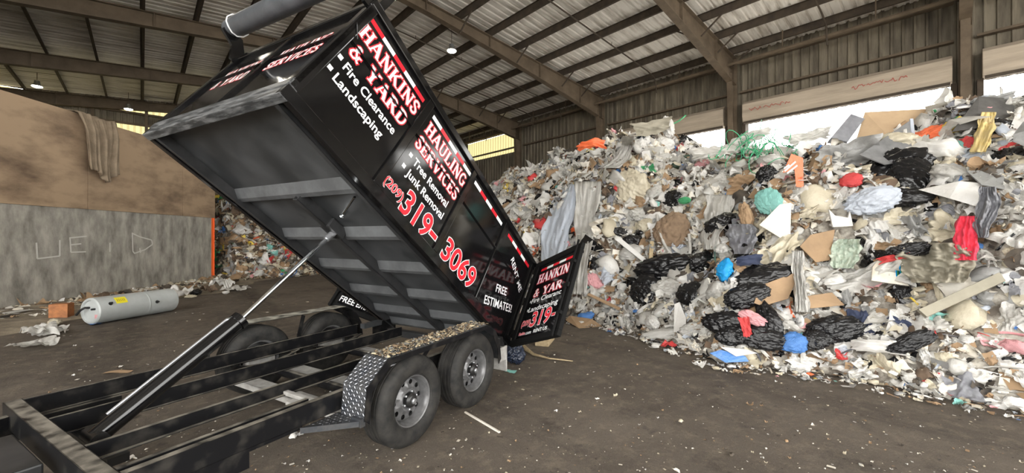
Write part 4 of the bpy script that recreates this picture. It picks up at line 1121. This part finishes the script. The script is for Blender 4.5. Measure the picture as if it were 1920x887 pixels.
I('white_bag', 'bag', 3, 1240, 272, 36, 'white', 'round white bag just below the highest peak', 'bag', 24)
I('white_bottle', 'sack', 2, 1254, 240, 20, 'white', 'tall white bag standing up at the tip of the highest peak', 'bag', 38, spin=.3, lift=-.05)
I('camouflage_cloth', 'cloth', 2, 1222, 238, 56, 'drab', 'olive patterned cloth lying over the highest peak', 'cloth', 26, lift=.0)
cord('hose_coil', [(1262, 300), (1262, 310), (1280, 314), (1296, 302), (1298, 292), (1284, 294), (1266, 302), (1270, 312), (1290, 308), (1297, 296)], .045, 'dark', 'dark green hose coil right of the highest peak', 'hose', .12)
G['hose'] = plastic('dark green rubber', (.025, .05, .03), .5); bpy.data.objects['hose_coil'].data.materials[0] = G['hose']
cord('green_rod', [(1262, 232), (1274, 226), (1286, 216)], .014, 'green', 'thin green rod sticking up from the highest peak', 'rod', .0)
def cardp(corners, t, label, cat='cardboard', m='card', lift=.20):
    pts = []; us = [c[0] for c in corners]; vs_ = [c[1] for c in corners]; TAKEN.append(((min(us) + max(us)) / 2, (min(vs_) + max(vs_)) / 2, (max(us) - min(us)) / 2 + 8, (max(vs_) - min(vs_)) / 2 + 8))
    for u, v in corners:
        p = on(u, v, .0); pts.append((u, v, p.y))
    Dm = sum(p[2] for p in pts) / len(pts)
    pts = [(u, v, (D * .55 + Dm * .45) - lift) for u, v, D in pts]
    return panel('cardboard_sheet' if m == 'card' else 'flat_board', pts, t, G[m], label, cat)
# green strap tangle
mb = MB(); r = np.random.default_rng(5)
for k in range(46):
    c = on(1425 + 40 * r.normal() * .9, 286 + 12 * r.normal(), .28); s_ = r.uniform(.12, .32); a0 = r.uniform(0, 6.28); tl = Vector(r.normal(0, 1, 3)).normalized(); u_ = tl.orthogonal().normalized(); w_ = tl.cross(u_)
    pts = [c + u_ * (s_ * math.cos(a0 + t * .5)) * (1 + .1 * t) + w_ * (s_ * .55 * math.sin(a0 + t * .5)) + Vector((0, 0, .02 * t)) for t in range(int(r.integers(5, 12)))]
    mb.tube(pts, .008, 5)
o = mb.build('strap_tangle', plastic('green strapping', (.06, .42, .20), .3), smooth='all', recalc=False); tag(o, 'tangle of bright green plastic strapping on the crest', 'strapping')
sc_ = [(1468, 324), (1484, 288), (1506, 296), (1507, 352), (1493, 350), (1490, 318)]
Dg = min(on(u, v, 0).y for u, v in sc_) - .10
sign = panel('traffic_sign', [(u, v, Dg) for u, v in sc_], .004, G['orange'], 'orange sign sheet with white marks below the green strapping', 'sign'); TAKEN.append((1490, 320, 28, 40))
mb = MB(); Ds = Dg - .01
for (a, b) in (((1471, 321), (1492, 303)), ((1476, 325), (1495, 310)), ((1470, 316), (1480, 309))):
    mb.bar(Vector((0, 0, H_CAM)) + ray(*a) * Ds, Vector((0, 0, H_CAM)) + ray(*b) * Ds, .026, .004, up=(0, 1, 0))
mb.build('white_marking', G['white'], sign)
panel('white_board', [(1153, 449, 8.6), (1160, 443, 8.6), (1217, 490, 8.2), (1213, 497, 8.2)], .03, G['white'], 'long white trim board leaning beside the brown bale', 'board')
panel('wooden_stake', [(1219, 452, 8.3), (1226, 452, 8.3), (1224, 492, 8.0), (1216, 492, 8.0)], .03, G['wood'], 'short wooden stake standing left of the brown bale', 'stake')
cord('white_strap', [(1232, 402), (1236, 430), (1248, 462), (1268, 485), (1286, 490), (1294, 470), (1292, 440)], .03, 'clear', 'loop of white band hanging around the brown bale', 'band', .22)
for j, (u, v, w, h, t) in enumerate([(1252, 502, 74, 32, 'long black rubbish sacks below the white trim board'), (1208, 540, 46, 44, 'black rubbish sack right of the trailer door low on the heap'), (1298, 552, 40, 34, 'black sack with a white scrap on it'),
      (1432, 520, 84, 38, 'wide black rubbish sack beneath the navy trousers'), (1402, 555, 50, 30, 'black sack left of the large cardboard'), (1362, 602, 66, 34, 'knotted black sack at the foot left of its glossy pair'), (1382, 628, 50, 32, 'glossy black sack lying lowest at the foot of the heap'),
      (1446, 606, 30, 60, 'upright black sack with a blue mark at the heap foot'), (1428, 634, 50, 30, 'black sack pressed under the upright one'), (1672, 318, 88, 66, 'large black sack high on the heap below the grey carpet'), (1716, 338, 52, 70, 'black sack leaning against the largest one high on the heap'),
      (1690, 372, 80, 30, 'flattened black sack beneath the two large ones'), (1566, 618, 56, 34, 'dark grey sack at the foot below the clear film bundle'), (1702, 640, 62, 24, 'black sack low near the right end of the heap'), (1530, 640, 36, 30, 'small black sack beside the blue patterned box'), (1282, 542, 20, 16, 'small dark sack over the white scrap one')]):
    I('rubbish_sack', 'sack', j % 4, u, v, w * 1.12, 'black', t, 'sack', h * 1.15, spin=.3 * math.sin(j * 2.1), lift=.10, flat=.7)
cardp([(1414, 568), (1424, 536), (1488, 512), (1494, 524), (1478, 560), (1430, 574)], .012, 'large cardboard sheet behind the narrow twisted film')
cardp([(1500, 462), (1520, 440), (1566, 430), (1556, 488), (1530, 492)], .012, 'dark cardboard sheet left of the pale green sack')
cardp([(1505, 556), (1560, 548), (1584, 572), (1520, 578)], .012, 'torn cardboard right of the narrow twisted film')
cardp([(1060, 600), (1068, 592), (1110, 598), (1130, 612), (1086, 616)], .012, 'flattened cardboard on the floor at the foot by the trailer door')
cardp([(1100, 553), (1104, 549), (1166, 578), (1160, 582)], .015, 'thin reddish brown board leaning low beside the trailer door')
cardp([(1402, 370), (1416, 352), (1440, 352), (1428, 376)], .012, 'creased cardboard above the brown boot shape in mid heap')
cardp([(1506, 300), (1530, 292), (1562, 310), (1552, 336), (1516, 340)], .012, 'crumpled cardboard box lid right of the orange sign')
I('crumpled_paper', 'film', 1, 1462, 470, 74, 'cream', 'crumpled cream kraft paper above the large cardboard', 'paper', 56, spin=.6, lift=.14)
I('brown_paper', 'film', 2, 1400, 345, 56, 'card', 'torn brown paper heap left of the teal plastic', 'paper', 50, lift=.12)
I('brown_boot', 'sack', 3, 1400, 408, 22, 'card', 'brown boot shaped wrap below the torn brown paper', 'wrap', 50, spin=.2, lift=.14)
I('teal_plastic', 'sack', 0, 1442, 378, 32, 'teal', 'teal and tan plastic piece in the upper middle of the heap', 'plastic', 40, lift=.14, flat=.5)
cardp([(1424, 422), (1462, 384), (1484, 380), (1482, 448), (1476, 454)], .01, 'large white folded panel below the teal plastic', 'panel', 'paper')
cardp([(1264, 570), (1274, 566), (1286, 596), (1286, 624), (1263, 622)], .01, 'upright white panel at the foot of the heap', 'panel', 'white')
cardp([(1722, 356), (1800, 340), (1842, 344), (1840, 390), (1780, 372)], .02, 'wide white foam sheet right of the large black sacks', 'sheet', 'white')
cardp([(1812, 320), (1882, 316), (1884, 354), (1840, 345)], .02, 'grey foam sheet near the right edge above the white one', 'sheet', 'grey')
I('blue_bag', 'bag', 4, 1358, 507, 28, 'blue', 'shiny bright blue bag above the long black sack', 'bag', 32, lift=.2)
G['bright'] = plastic('bright blue foil', (.01, .32, .75), .2); bpy.data.objects['blue_bag'].material_slots[0].material = G['bright']
I('patterned_box', 'bag', 5, 1488, 646, 38, 'blue', 'blue and white patterned packet at the foot of the heap', 'packet', 34, lift=.12)
cardp([(1330, 662), (1352, 656), (1398, 668), (1404, 678), (1360, 680)], .01, 'flat blue sheet on the floor at the heap foot', 'sheet', 'blue')
cardp([(1350, 650), (1400, 655), (1420, 662), (1380, 668)], .01, 'white edged panel lying above the flat blue sheet', 'sheet', 'white')
I('blue_box', 'bag', 6, 1100, 592, 26, 'blue', 'dark blue bag beside the flattened cardboard', 'bag', 16)
I('white_sack', 'bag', 7, 1240, 628, 70, 'clear', 'flat cloudy bag lying on the floor at the heap foot', 'bag', 22, lift=.05, flat=.6)
I('backpack', 'sack', 1, 1700, 468, 56, 'black', 'black and red backpack on the drab canvas', 'backpack', 24, lift=.36, spin=-.15)
I('red_lining', 'cloth', 3, 1680, 482, 44, 'red', 'red fabric under the backpack', 'cloth', 16, lift=.34)
pbag = cardp([(1636, 500), (1650, 484), (1700, 492), (1704, 536), (1634, 526)], .03, 'white printed bag with green and blue drips below the backpack', 'bag', 'paper')
mb = MB(); rr = random.Random(3); bo = on(1668, 508, .0)
for k in range(16):
    u0 = 1680 + rr.random() * 22; v0 = 496 + rr.random() * 12; D = bo.y - .20
    mb.bar(Vector((0, 0, H_CAM)) + ray(u0, v0) * D, Vector((0, 0, H_CAM)) + ray(u0 + 1, v0 + 12 + 14 * rr.random()) * D, .012, .006, up=(0, 1, 0), mi=k % 2)
mb.build('paint_drip', [G['bright'], G['green']], pbag)
cardp([(1722, 580), (1874, 510), (1886, 526), (1738, 594)], .06, 'long drab plank lying across the right end of the heap', 'plank', 'drab').name = 'grey_plank'
panel('mattress', [(1558, 258, 7.95), (1596, 213, 8.1), (1622, 222, 8.0), (1590, 266, 7.9)], .16, G['greycloth'], 'grey mattress tilted up on the crest before the door opening', 'mattress')
panel('plywood_sheet', [(1600, 280, 8.05), (1622, 210, 8.1), (1808, 200, 7.5), (1806, 214, 7.45), (1750, 250, 7.4), (1700, 290, 7.5)], .02, mat('tan board', (.50, .36, .22), .8, rgb2=(.40, .28, .17), vscale=2), 'large tan board standing on the crest under the door opening', 'board')
Dc = heapA.hit(1670, 305).y
panel('carpet_sheet', [(1612, 290, Dc - .15), (1706, 226, Dc + .25), (1712, 300, Dc - .30), (1660, 308, Dc - .35)], .02, mat('grey carpet', (.20, .20, .20), .95, rgb2=(.14, .14, .14), vscale=6), 'grey carpet piece leaning against the tan board', 'carpet')
Dk = heapA.hit(1850, 235).y
panel('rubber_sheet', [(1786, 246, Dk - .15), (1836, 180, Dk + .25), (1900, 184, Dk + .2), (1904, 214, Dk - .1), (1832, 240, Dk - .25)], .02, mat('dark rubber', (.06, .058, .055), .7, rgb2=(.10, .095, .09), vscale=5), 'dark grey rubber sheet tilted at the top right end of the heap', 'sheet')
panel('blue_strip', [(1707, 222, 7.3), (1713, 222, 7.3), (1718, 268, 7.1), (1711, 268, 7.1)], .02, G['paleblue'], 'narrow pale blue strip at the edge of the grey carpet', 'strip')
I('orange_sack', 'bag', 1, 1744, 254, 64, 'red', 'orange red sack near the crest at the right', 'sack', 34, lift=.2); bpy.data.objects['orange_sack'].material_slots[0].material = G['orange']
I('white_jacket', 'cloth', 0, 1758, 280, 66, 'white', 'white padded jacket below the orange red sack', 'clothing', 52, lift=.25, spin=-.5)
I('black_bag', 'sack', 2, 1724, 236, 30, 'black', 'black bag on the crest beside the pale blue strip', 'bag', 26, lift=.15)
I('yellow_toy', 'bag', 2, 1788, 240, 34, 'yellow', 'bright yellow bundle on the crest right of the orange sack', 'bundle', 26, lift=.2)
drape_px('yellow_cloth', [(1840, 1866, 210), (1832, 1866, 240), (1826, 1858, 262), (1820, 1850, 285)], 'yellow', 'long yellow cloth hanging near the top right of the heap', 'cloth', fold=.03, lift=.3, seed=12)
G['paleyellow'] = mat('pale yellow cloth', (.72, .56, .22), .85, rgb2=(.6, .48, .25), vscale=4); bpy.data.objects['yellow_cloth'].data.materials[0] = G['paleyellow']
I('pink_cloth', 'cloth', 1, 1846, 206, 18, 'pink', 'small pink cloth above the long yellow cloth', 'cloth', 12, lift=.2)
I('red_pot', 'sack', 3, 1816, 272, 26, 'red', 'dark red tub left of the long yellow cloth', 'tub', 32, lift=.2, flat=.6)
I('teal_box', 'bag', 6, 1796, 272, 16, 'teal', 'small teal packet left of the dark red tub', 'packet', 20, lift=.22)
I('red_packet', 'bag', 5, 1596, 340, 30, 'red', 'dark red packet left of the large black sack', 'packet', 24, lift=.15)
I('dark_carpet', 'film', 3, 1850, 196, 70, 'grey', 'dark grey sheeting at the top right corner of the heap', 'sheeting', 30, lift=.0)
cardp([(1554, 392), (1566, 404), (1590, 408), (1594, 396), (1600, 424), (1562, 426)], .05, 'white plastic crate part in the upper right middle', 'crate', 'white')
I('film_bundle', 'film', 5, 1624, 520, 96, 'clear', 'large bundle of clear film left of the printed bag', 'plastic film', 60, lift=.15)
I('film_bundle', 'film', 6, 1340, 285, 70, 'clear', 'clear film bundle on the crest in front of the small opening', 'plastic film', 30, lift=.05)
I('film_bundle', 'film', 7, 1400, 262, 60, 'clear', 'pointed clear film at the crest by the door post', 'plastic film', 30, lift=.0)
I('film_bundle', 'film', 0, 1516, 256, 56, 'clear', 'clear film rising against the bright opening', 'plastic film', 24, lift=.0)
I('film_bundle', 'film', 4, 1592, 290, 80, 'grey', 'grey sheer film below the tilted mattress', 'plastic film', 50, lift=.15)
I('blue_sack', 'bag', 3, 1630, 378, 60, 'paleblue', 'pale blue bag below the flattened black sack', 'bag', 42, lift=.15)
I('green_bottle', 'sack', 0, 1284, 376, 16, 'green', 'small bright green scrap in the upper middle of the heap', 'scrap', 10, lift=.15)
I('red_rag', 'cloth', 2, 1398, 612, 14, 'red', 'small red rag between the black sacks at the foot', 'cloth', 34, lift=.3)
I('pink_bag', 'bag', 0, 1412, 596, 46, 'pink', 'pink spotted bag between the black sacks at the foot', 'bag', 22, lift=.25, spin=-.5)
I('white_cloth', 'cloth', 1, 1650, 650, 70, 'white', 'wide white plastic sheet low at the right of the heap', 'plastic sheet', 36, lift=.12, spin=-.3)

scatter(heapA, 290, 21, -1.4, 14, 'A', 1.25, mixA, .25, .62, zoneA)
scatter(heapB, 70, 22, 2.5, 8.5, 'B', 1.0, mixB, .35, .8, zoneB)

# ---- scraps on the open floor ---------------------------------------------------------------------------------
r = np.random.default_rng(77); VS = []; FS = []; MI = []; base = 0; keys = ['white', 'paper', 'cream', 'card', 'dark', 'brown']
for k in range(2900):
    u = r.uniform(0, 1920); v = 520 + (890 - 520) * r.uniform() ** .8
    P = ground(u, v); foot = k > 1900
    if foot: P = W0 + WD * r.uniform(-12, .6) + WN * abs(r.normal(0, .55) + .25); P.z = .05
    a, b = heapA.inv(P)
    if float(heapA.h(a, b)) > 0 or P.length > 22: continue
    V, F = FLATS[r.integers(6)] if r.uniform() < .5 else SHEETS[r.integers(20)]
    s_ = .009 * math.exp(r.normal(0, .5)) * (1 + .10 * P.y) * (6 if foot else 1)
    
    if r.uniform() < .03: s_ *= 3
    rot = np.array(Matrix.Rotation(r.uniform(0, 6.28), 3, 'Z')); W = (V * s_) @ rot.T + np.array([P.x, P.y, P.z + .004 + .1 * s_])
    VS.append(W); FS.append(F + base); MI.append(np.full(len(F), r.choice(6, p=[.16, .22, .24, .2, .175, .005]), dtype=np.int32)); base += len(V)
me = mk_mesh('floor_scraps', np.concatenate(VS), np.concatenate(FS)); [me.materials.append(G[k]) for k in keys]; me.polygons.foreach_set('material_index', np.concatenate(MI))
o = bpy.data.objects.new('floor_litter', me); COL.objects.link(o); tag(o, 'tiny scraps scattered over the dark open floor', 'litter', kind='stuff')
# gravel and chips on the near fender
VS = []; FS = []; MI = []; base = 0
cub = np.array([[x, y, z] for x in (-.5, .5) for y in (-.5, .5) for z in (-.5, .5)], float); cf = np.array([(0, 1, 3, 2), (4, 6, 7, 5), (0, 4, 5, 1), (2, 3, 7, 6), (0, 2, 6, 4), (1, 5, 7, 3)])
me_ = Matrix.Translation(trailer.location) @ trailer.rotation_euler.to_matrix().to_4x4()
for k in range(1000):
    X = r.uniform(-.27, 1.15); Y = .01 + .235 * r.uniform(); s_ = .008 * math.exp(r.normal(0, .4))
    V = cub * np.array([s_ * r.uniform(.7, 2.6), s_, s_ * .5]) + r.normal(0, s_ * .12, (8, 3))
    V = V @ np.array(Matrix.Rotation(r.uniform(0, 6.28), 3, 'Z') @ Matrix.Rotation(r.normal() * .4, 3, 'X')).T + np.array([X, Y, .797 + .3 * s_])
    VS.append(V); FS.append(cf + base); MI.append(np.full(6, r.choice(4, p=[.3, .3, .25, .15]), dtype=np.int32)); base += 8
V = np.concatenate(VS); V = V @ np.array(me_.to_3x3()).T + np.array(me_.translation)
me = mk_mesh('chips', V, np.concatenate(FS)); [me.materials.append(x) for x in (mat('tan chips', (.30, .24, .15), .9), mat('brown chips', (.16, .11, .065), .9), mat('grey grit', (.17, .165, .15), .9), mat('pale chips', (.50, .42, .28), .9))]; me.polygons.foreach_set('material_index', np.concatenate(MI))
o = bpy.data.objects.new('gravel_chips', me); COL.objects.link(o); tag(o, 'loose grit and wood chips lying on the near fender', 'grit', kind='stuff')

def tl(X, Y, z=0): return me_ @ Vector((X, Y, z))
a, b = ground(872, 774), ground(937, 812)
mb = MB(); mb.bar(a + Vector((0, 0, .008)), b + Vector((0, 0, .008)), .022, .014); tag(mb.build('white_stick', G['paper'], bevel=.004), 'chalky white stick on the floor beside the rear wheel', 'stick')
mb = MB(); pts = [ground(*p) + Vector((0, 0, .03)) for p in ((974, 648), (984, 656), (1000, 668), (1030, 676), (1074, 681))]; mb.tube(pts, [.04, .035, .02, .012, .006], 8); tag(mb.build('branch', M['wood'], smooth='all'), 'bent pale branch on the floor under the open trailer door', 'branch')
c = ground(1022, 642); mb = MB(); mb.box(-.11, .11, -.25, .25, 0, .10); o = mb.build('wood_block', M['wood'], bevel=.006); o.location = c; o.rotation_euler = (0, 0, -.3); tag(o, 'pale wooden block on the floor behind the open trailer door', 'block')
def floor_item(name, kind, k, u, v, w, d, h, mkey, label, cat, rz=0):
    P = ground(u, v); o = bpy.data.objects.new(name, proto(kind, k)); COL.objects.link(o)
    if not o.data.materials: o.data.materials.append(None)
    o.material_slots[0].link = 'OBJECT'; o.material_slots[0].material = G[mkey]
    dim = np.array([v_.co[:] for v_ in o.data.vertices]); zmin = dim[:, 2].min(); ext = dim.max(0) - dim.min(0)
    o.scale = (w / ext[0], d / ext[1], h / ext[2]); o.location = (P.x, P.y + d * .35, -zmin * h / ext[2] + .002); o.rotation_euler = (0, 0, rz); tag(o, label, cat); return o
dark_sack = floor_item('rubbish_sack', 'sack', 2, 964, 690, .36, .34, .33, 'black', 'dark blue black sack on the floor behind the trailer tail', 'sack')
G['nightblue'] = plastic('blue black plastic', (.012, .018, .035), .2, bump=.6, bscale=14); dark_sack.material_slots[0].material = G['nightblue']
floor_item('foil_scrap', 'film', 2, 958, 700, .16, .10, .03, 'teal', 'small teal wrapper on the floor below the dark sack', 'wrapper')
floor_item('paper_scrap', 'card', 1, 1226, 653, .16, .07, .03, 'white', 'small white scrap alone on the open floor before the heap', 'scrap')
floor_item('flat_debris', 'card', 2, 215, 541 + 160, .0 + .3, .12, .02, 'card', 'flat brown scrap on the floor in front of the tank', 'scrap')

# ---- water heater tank at the foot of the concrete wall ---------------------------------------------------------
e0, e1 = Vector((-8.30, 7.95, 0)), Vector((-7.98, 9.45, 0)); RT = .262
ax = (e1 - e0); Lt = ax.length; tank = empty('water_heater_tank', e0, math.atan2(ax.y, ax.x)); tag(tank, 'pale grey water heater tank lying on the floor by the concrete wall', 'tank')
M['tank'] = mat('pale grey enamel', (.52, .55, .55), .4, rgb2=(.42, .44, .43), vscale=2, coat=.2)
mb = MB(); mb.lathe([(.001, .03), (.20, .03), (.215, .0), (.245, .0), (RT, .02), (RT, Lt - .02), (.245, Lt), (.21, Lt), (.20, Lt - .02), (.001, Lt - .02)], (0, 0, RT + .005), 0, 64); mb.build('tank_body', M['tank'], tank, smooth=True)
mb = MB(); mb.lathe([(RT + .002, .90), (RT + .004, .905), (RT + .004, .93), (RT + .002, .935)], (0, 0, RT + .005), 0, 64); mb.build('seam_band', M['tank'], tank, smooth=True)
def curved(x0, x1, a0, a1, rr_):
    vs = []; n = 10
    for i in range(n + 1):
        a = math.radians(a0 + (a1 - a0) * i / n); 
        for x in (x0, x1): vs.append((x, -rr_ * math.cos(a), RT + .005 + rr_ * math.sin(a)))
    return vs, [(2 * i, 2 * i + 1, 2 * i + 3, 2 * i + 2) for i in range(n)]
mb = MB(); mb.add(*curved(.30, .50, 25, 58, RT + .003)); mb.build('yellow_label', mat('yellow label', (.90, .78, .03), .5), tank, recalc=False)
mb = MB()
for i in range(5): mb.add(*curved(.33 + i * .03, .345 + i * .03, 34, 48, RT + .0042))
mb.build('label_print', mat('faded print', (.45, .35, .03), .6), tank, recalc=False)
mb = MB()
for x, a in ((.20, 30), (1.05, 8)):
    a = math.radians(a); c = Vector((x, -RT * math.cos(a), RT + RT * math.sin(a))); d_ = Vector((0, -math.cos(a), math.sin(a))); mb.tube([c, c + d_ * .05], .018, 12); mb.tube([c - d_ * .01, c + d_ * .008], .035, 16)
mb.build('valve', M['hub'], tank, smooth=True)
mb = MB(); mb.tube([(.03, .05, .33), (-.04, .06, .34), (-.07, .12, .30), (-.09, .2, .2)], .022, 10); mb.tube([(.03, -.09, .31), (-.03, -.09, .31)], .02, 10); mb.build('pipe_fitting', M['hub'], tank, smooth=True)
mb = MB(); mb.box(.025, .029, -.17, -.09, .12, .20); mb.build('pink_label', G['pink'], tank)

# ---- things along the foot of the concrete wall ----------------------------------------------------------------
def wf(u, v): return ground(u, v)
r = np.random.default_rng(9)
floor_item('orange_crate', 'card', 0, 106, 597, .30, .28, .26, 'card', 'rusty orange box beside the near end of the tank', 'box')
mb = MB(); mb.box(-.15, .15, -.12, .12, 0, .30); mb.box(-.13, .13, -.10, .10, .295, .302)
old = bpy.data.objects['orange_crate']; loc = old.location.copy(); bpy.data.objects.remove(old)
o = mb.build('metal_box', mat('rusty orange paint', (.50, .20, .07), .7, rgb2=(.3, .12, .05), vscale=8), bevel=.008); o.location = (loc.x, loc.y, 0.0); o.rotation_euler = (0, 0, .4); tag(o, 'rusty orange metal box beside the near end of the tank', 'box')
spec = [('plastic_bag', 'film', 52, 640, .55, .26, 'clear', 'clear bag pile at the wall foot nearest the left edge', 'bag'), ('plastic_bag', 'film', 76, 630, .5, .22, 'white', 'white bag right of the clear bag pile at the wall foot', 'bag'), ('plastic_bag', 'film', 40, 658, .55, .14, 'clear', 'flat bag on the floor nearest the left edge', 'bag'),
        ('plastic_bag', 'bag', 96, 612, .26, .14, 'cream', 'small cream bag in front of the orange box', 'bag'), ('plastic_bag', 'film', 328, 560, .75, .36, 'white', 'white bag touching the far end of the tank', 'bag'), ('plastic_bag', 'bag', 312, 572, .30, .12, 'paper', 'flat off-white bag below the one touching the tank', 'bag'),
        ('rubbish_sack', 'sack', 364, 556, .34, .22, 'black', 'small black sack at the wall foot right of the tank', 'sack'), ('brown_bag', 'film', 384, 550, .46, .26, 'brown', 'brown bag between the small black sack and the orange stripe', 'bag'), ('plastic_bag', 'film', 408, 546, .65, .45, 'white', 'white bag leaning below the orange stripe', 'bag'),
        ('plastic_bag', 'film', 436, 546, .8, .2, 'clear', 'clear crumpled bag on the floor right of the orange stripe', 'bag'), ('plastic_bag', 'bag', 422, 552, .22, .10, 'white', 'small white cup like scrap before the clear crumpled bag', 'scrap'), ('cardboard_piece', 'card', 420, 536, .8, .4, 'card', 'cardboard leaning at the end of the concrete wall', 'cardboard'),
        ('plastic_bag', 'bag', 352, 560, .30, .10, 'cream', 'cream scrap bag before the small black sack', 'bag'), ('purple_wrapper', 'film', 172, 610, .22, .04, 'blue', 'blue purple wrapper at the near bottom of the tank', 'wrapper'), ('plastic_bag', 'bag', 283, 582, .13, .08, 'white', 'little white scrap tucked under the tank', 'scrap')]
for k, (nm, kd, u, v, w, h, mk, lab, cat) in enumerate(spec):
    floor_item(nm, kd, k % (8 if kd in ('bag', 'film') else 4), u, v, w, w * .8, h, mk, lab, cat, r.uniform(0, 3))
# ridge of swept dust and fines between the wall and the open floor
A_, B_ = np.meshgrid(np.linspace(-13, 1.5, 150), np.linspace(0, 1, 26)); vs = []
DW = [(40, 660), (100, 630), (160, 612), (300, 590), (400, 560), (470, 545)]
for x, t in zip(A_.ravel(), B_.ravel()):
    base_ = W0 + WD * x; wd = 2.6 if x < -3 else 2.2; n_ = noise.noise(Vector((x * .9, t * 3, 0))); p = base_ + WN * (t * (wd + .5 * n_)) 
    p.z = max(-.004, (.10 * (1 - t) ** 1.2 * (.6 + .9 * (n_ + .4)) + .03 * noise.noise(Vector((x * 6, t * 12, 1))) * (1 - t)) * min(1, (1 - t) * 6)) ; vs.append(tuple(p))
fs = [(j * 150 + i, j * 150 + i + 1, (j + 1) * 150 + i + 1, (j + 1) * 150 + i) for j in range(25) for i in range(149)]
mb = MB(); mb.add(vs, fs); o = mb.build('dust_ridge', mat('swept dust', (.40, .34, .25), .95, rgb2=(.13, .105, .08), vscale=1.6, detail=10, bump=.5, bscale=30), smooth='all', recalc=False); tag(o, 'pale dust and fines swept along the foot of the concrete wall', 'dust', kind='stuff')

# ================================================================== light
w = bpy.data.worlds.new('sky'); sc.world = w; w.use_nodes = True
bg = w.node_tree.nodes['Background']; bg.inputs['Color'].default_value = (1, .985, .95, 1); bg.inputs['Strength'].default_value = 9.0
sc.view_settings.view_transform = 'Standard'; sc.view_settings.look = 'None'; sc.view_settings.gamma = 1; sc.view_settings.exposure = -.2
sc.view_settings.use_curve_mapping = False
sc.cycles.use_denoising = True; sc.cycles.max_bounces = 7; sc.cycles.diffuse_bounces = 4; sc.cycles.glossy_bounces = 4; sc.cycles.transmission_bounces = 4; sc.cycles.sample_clamp_indirect = 6
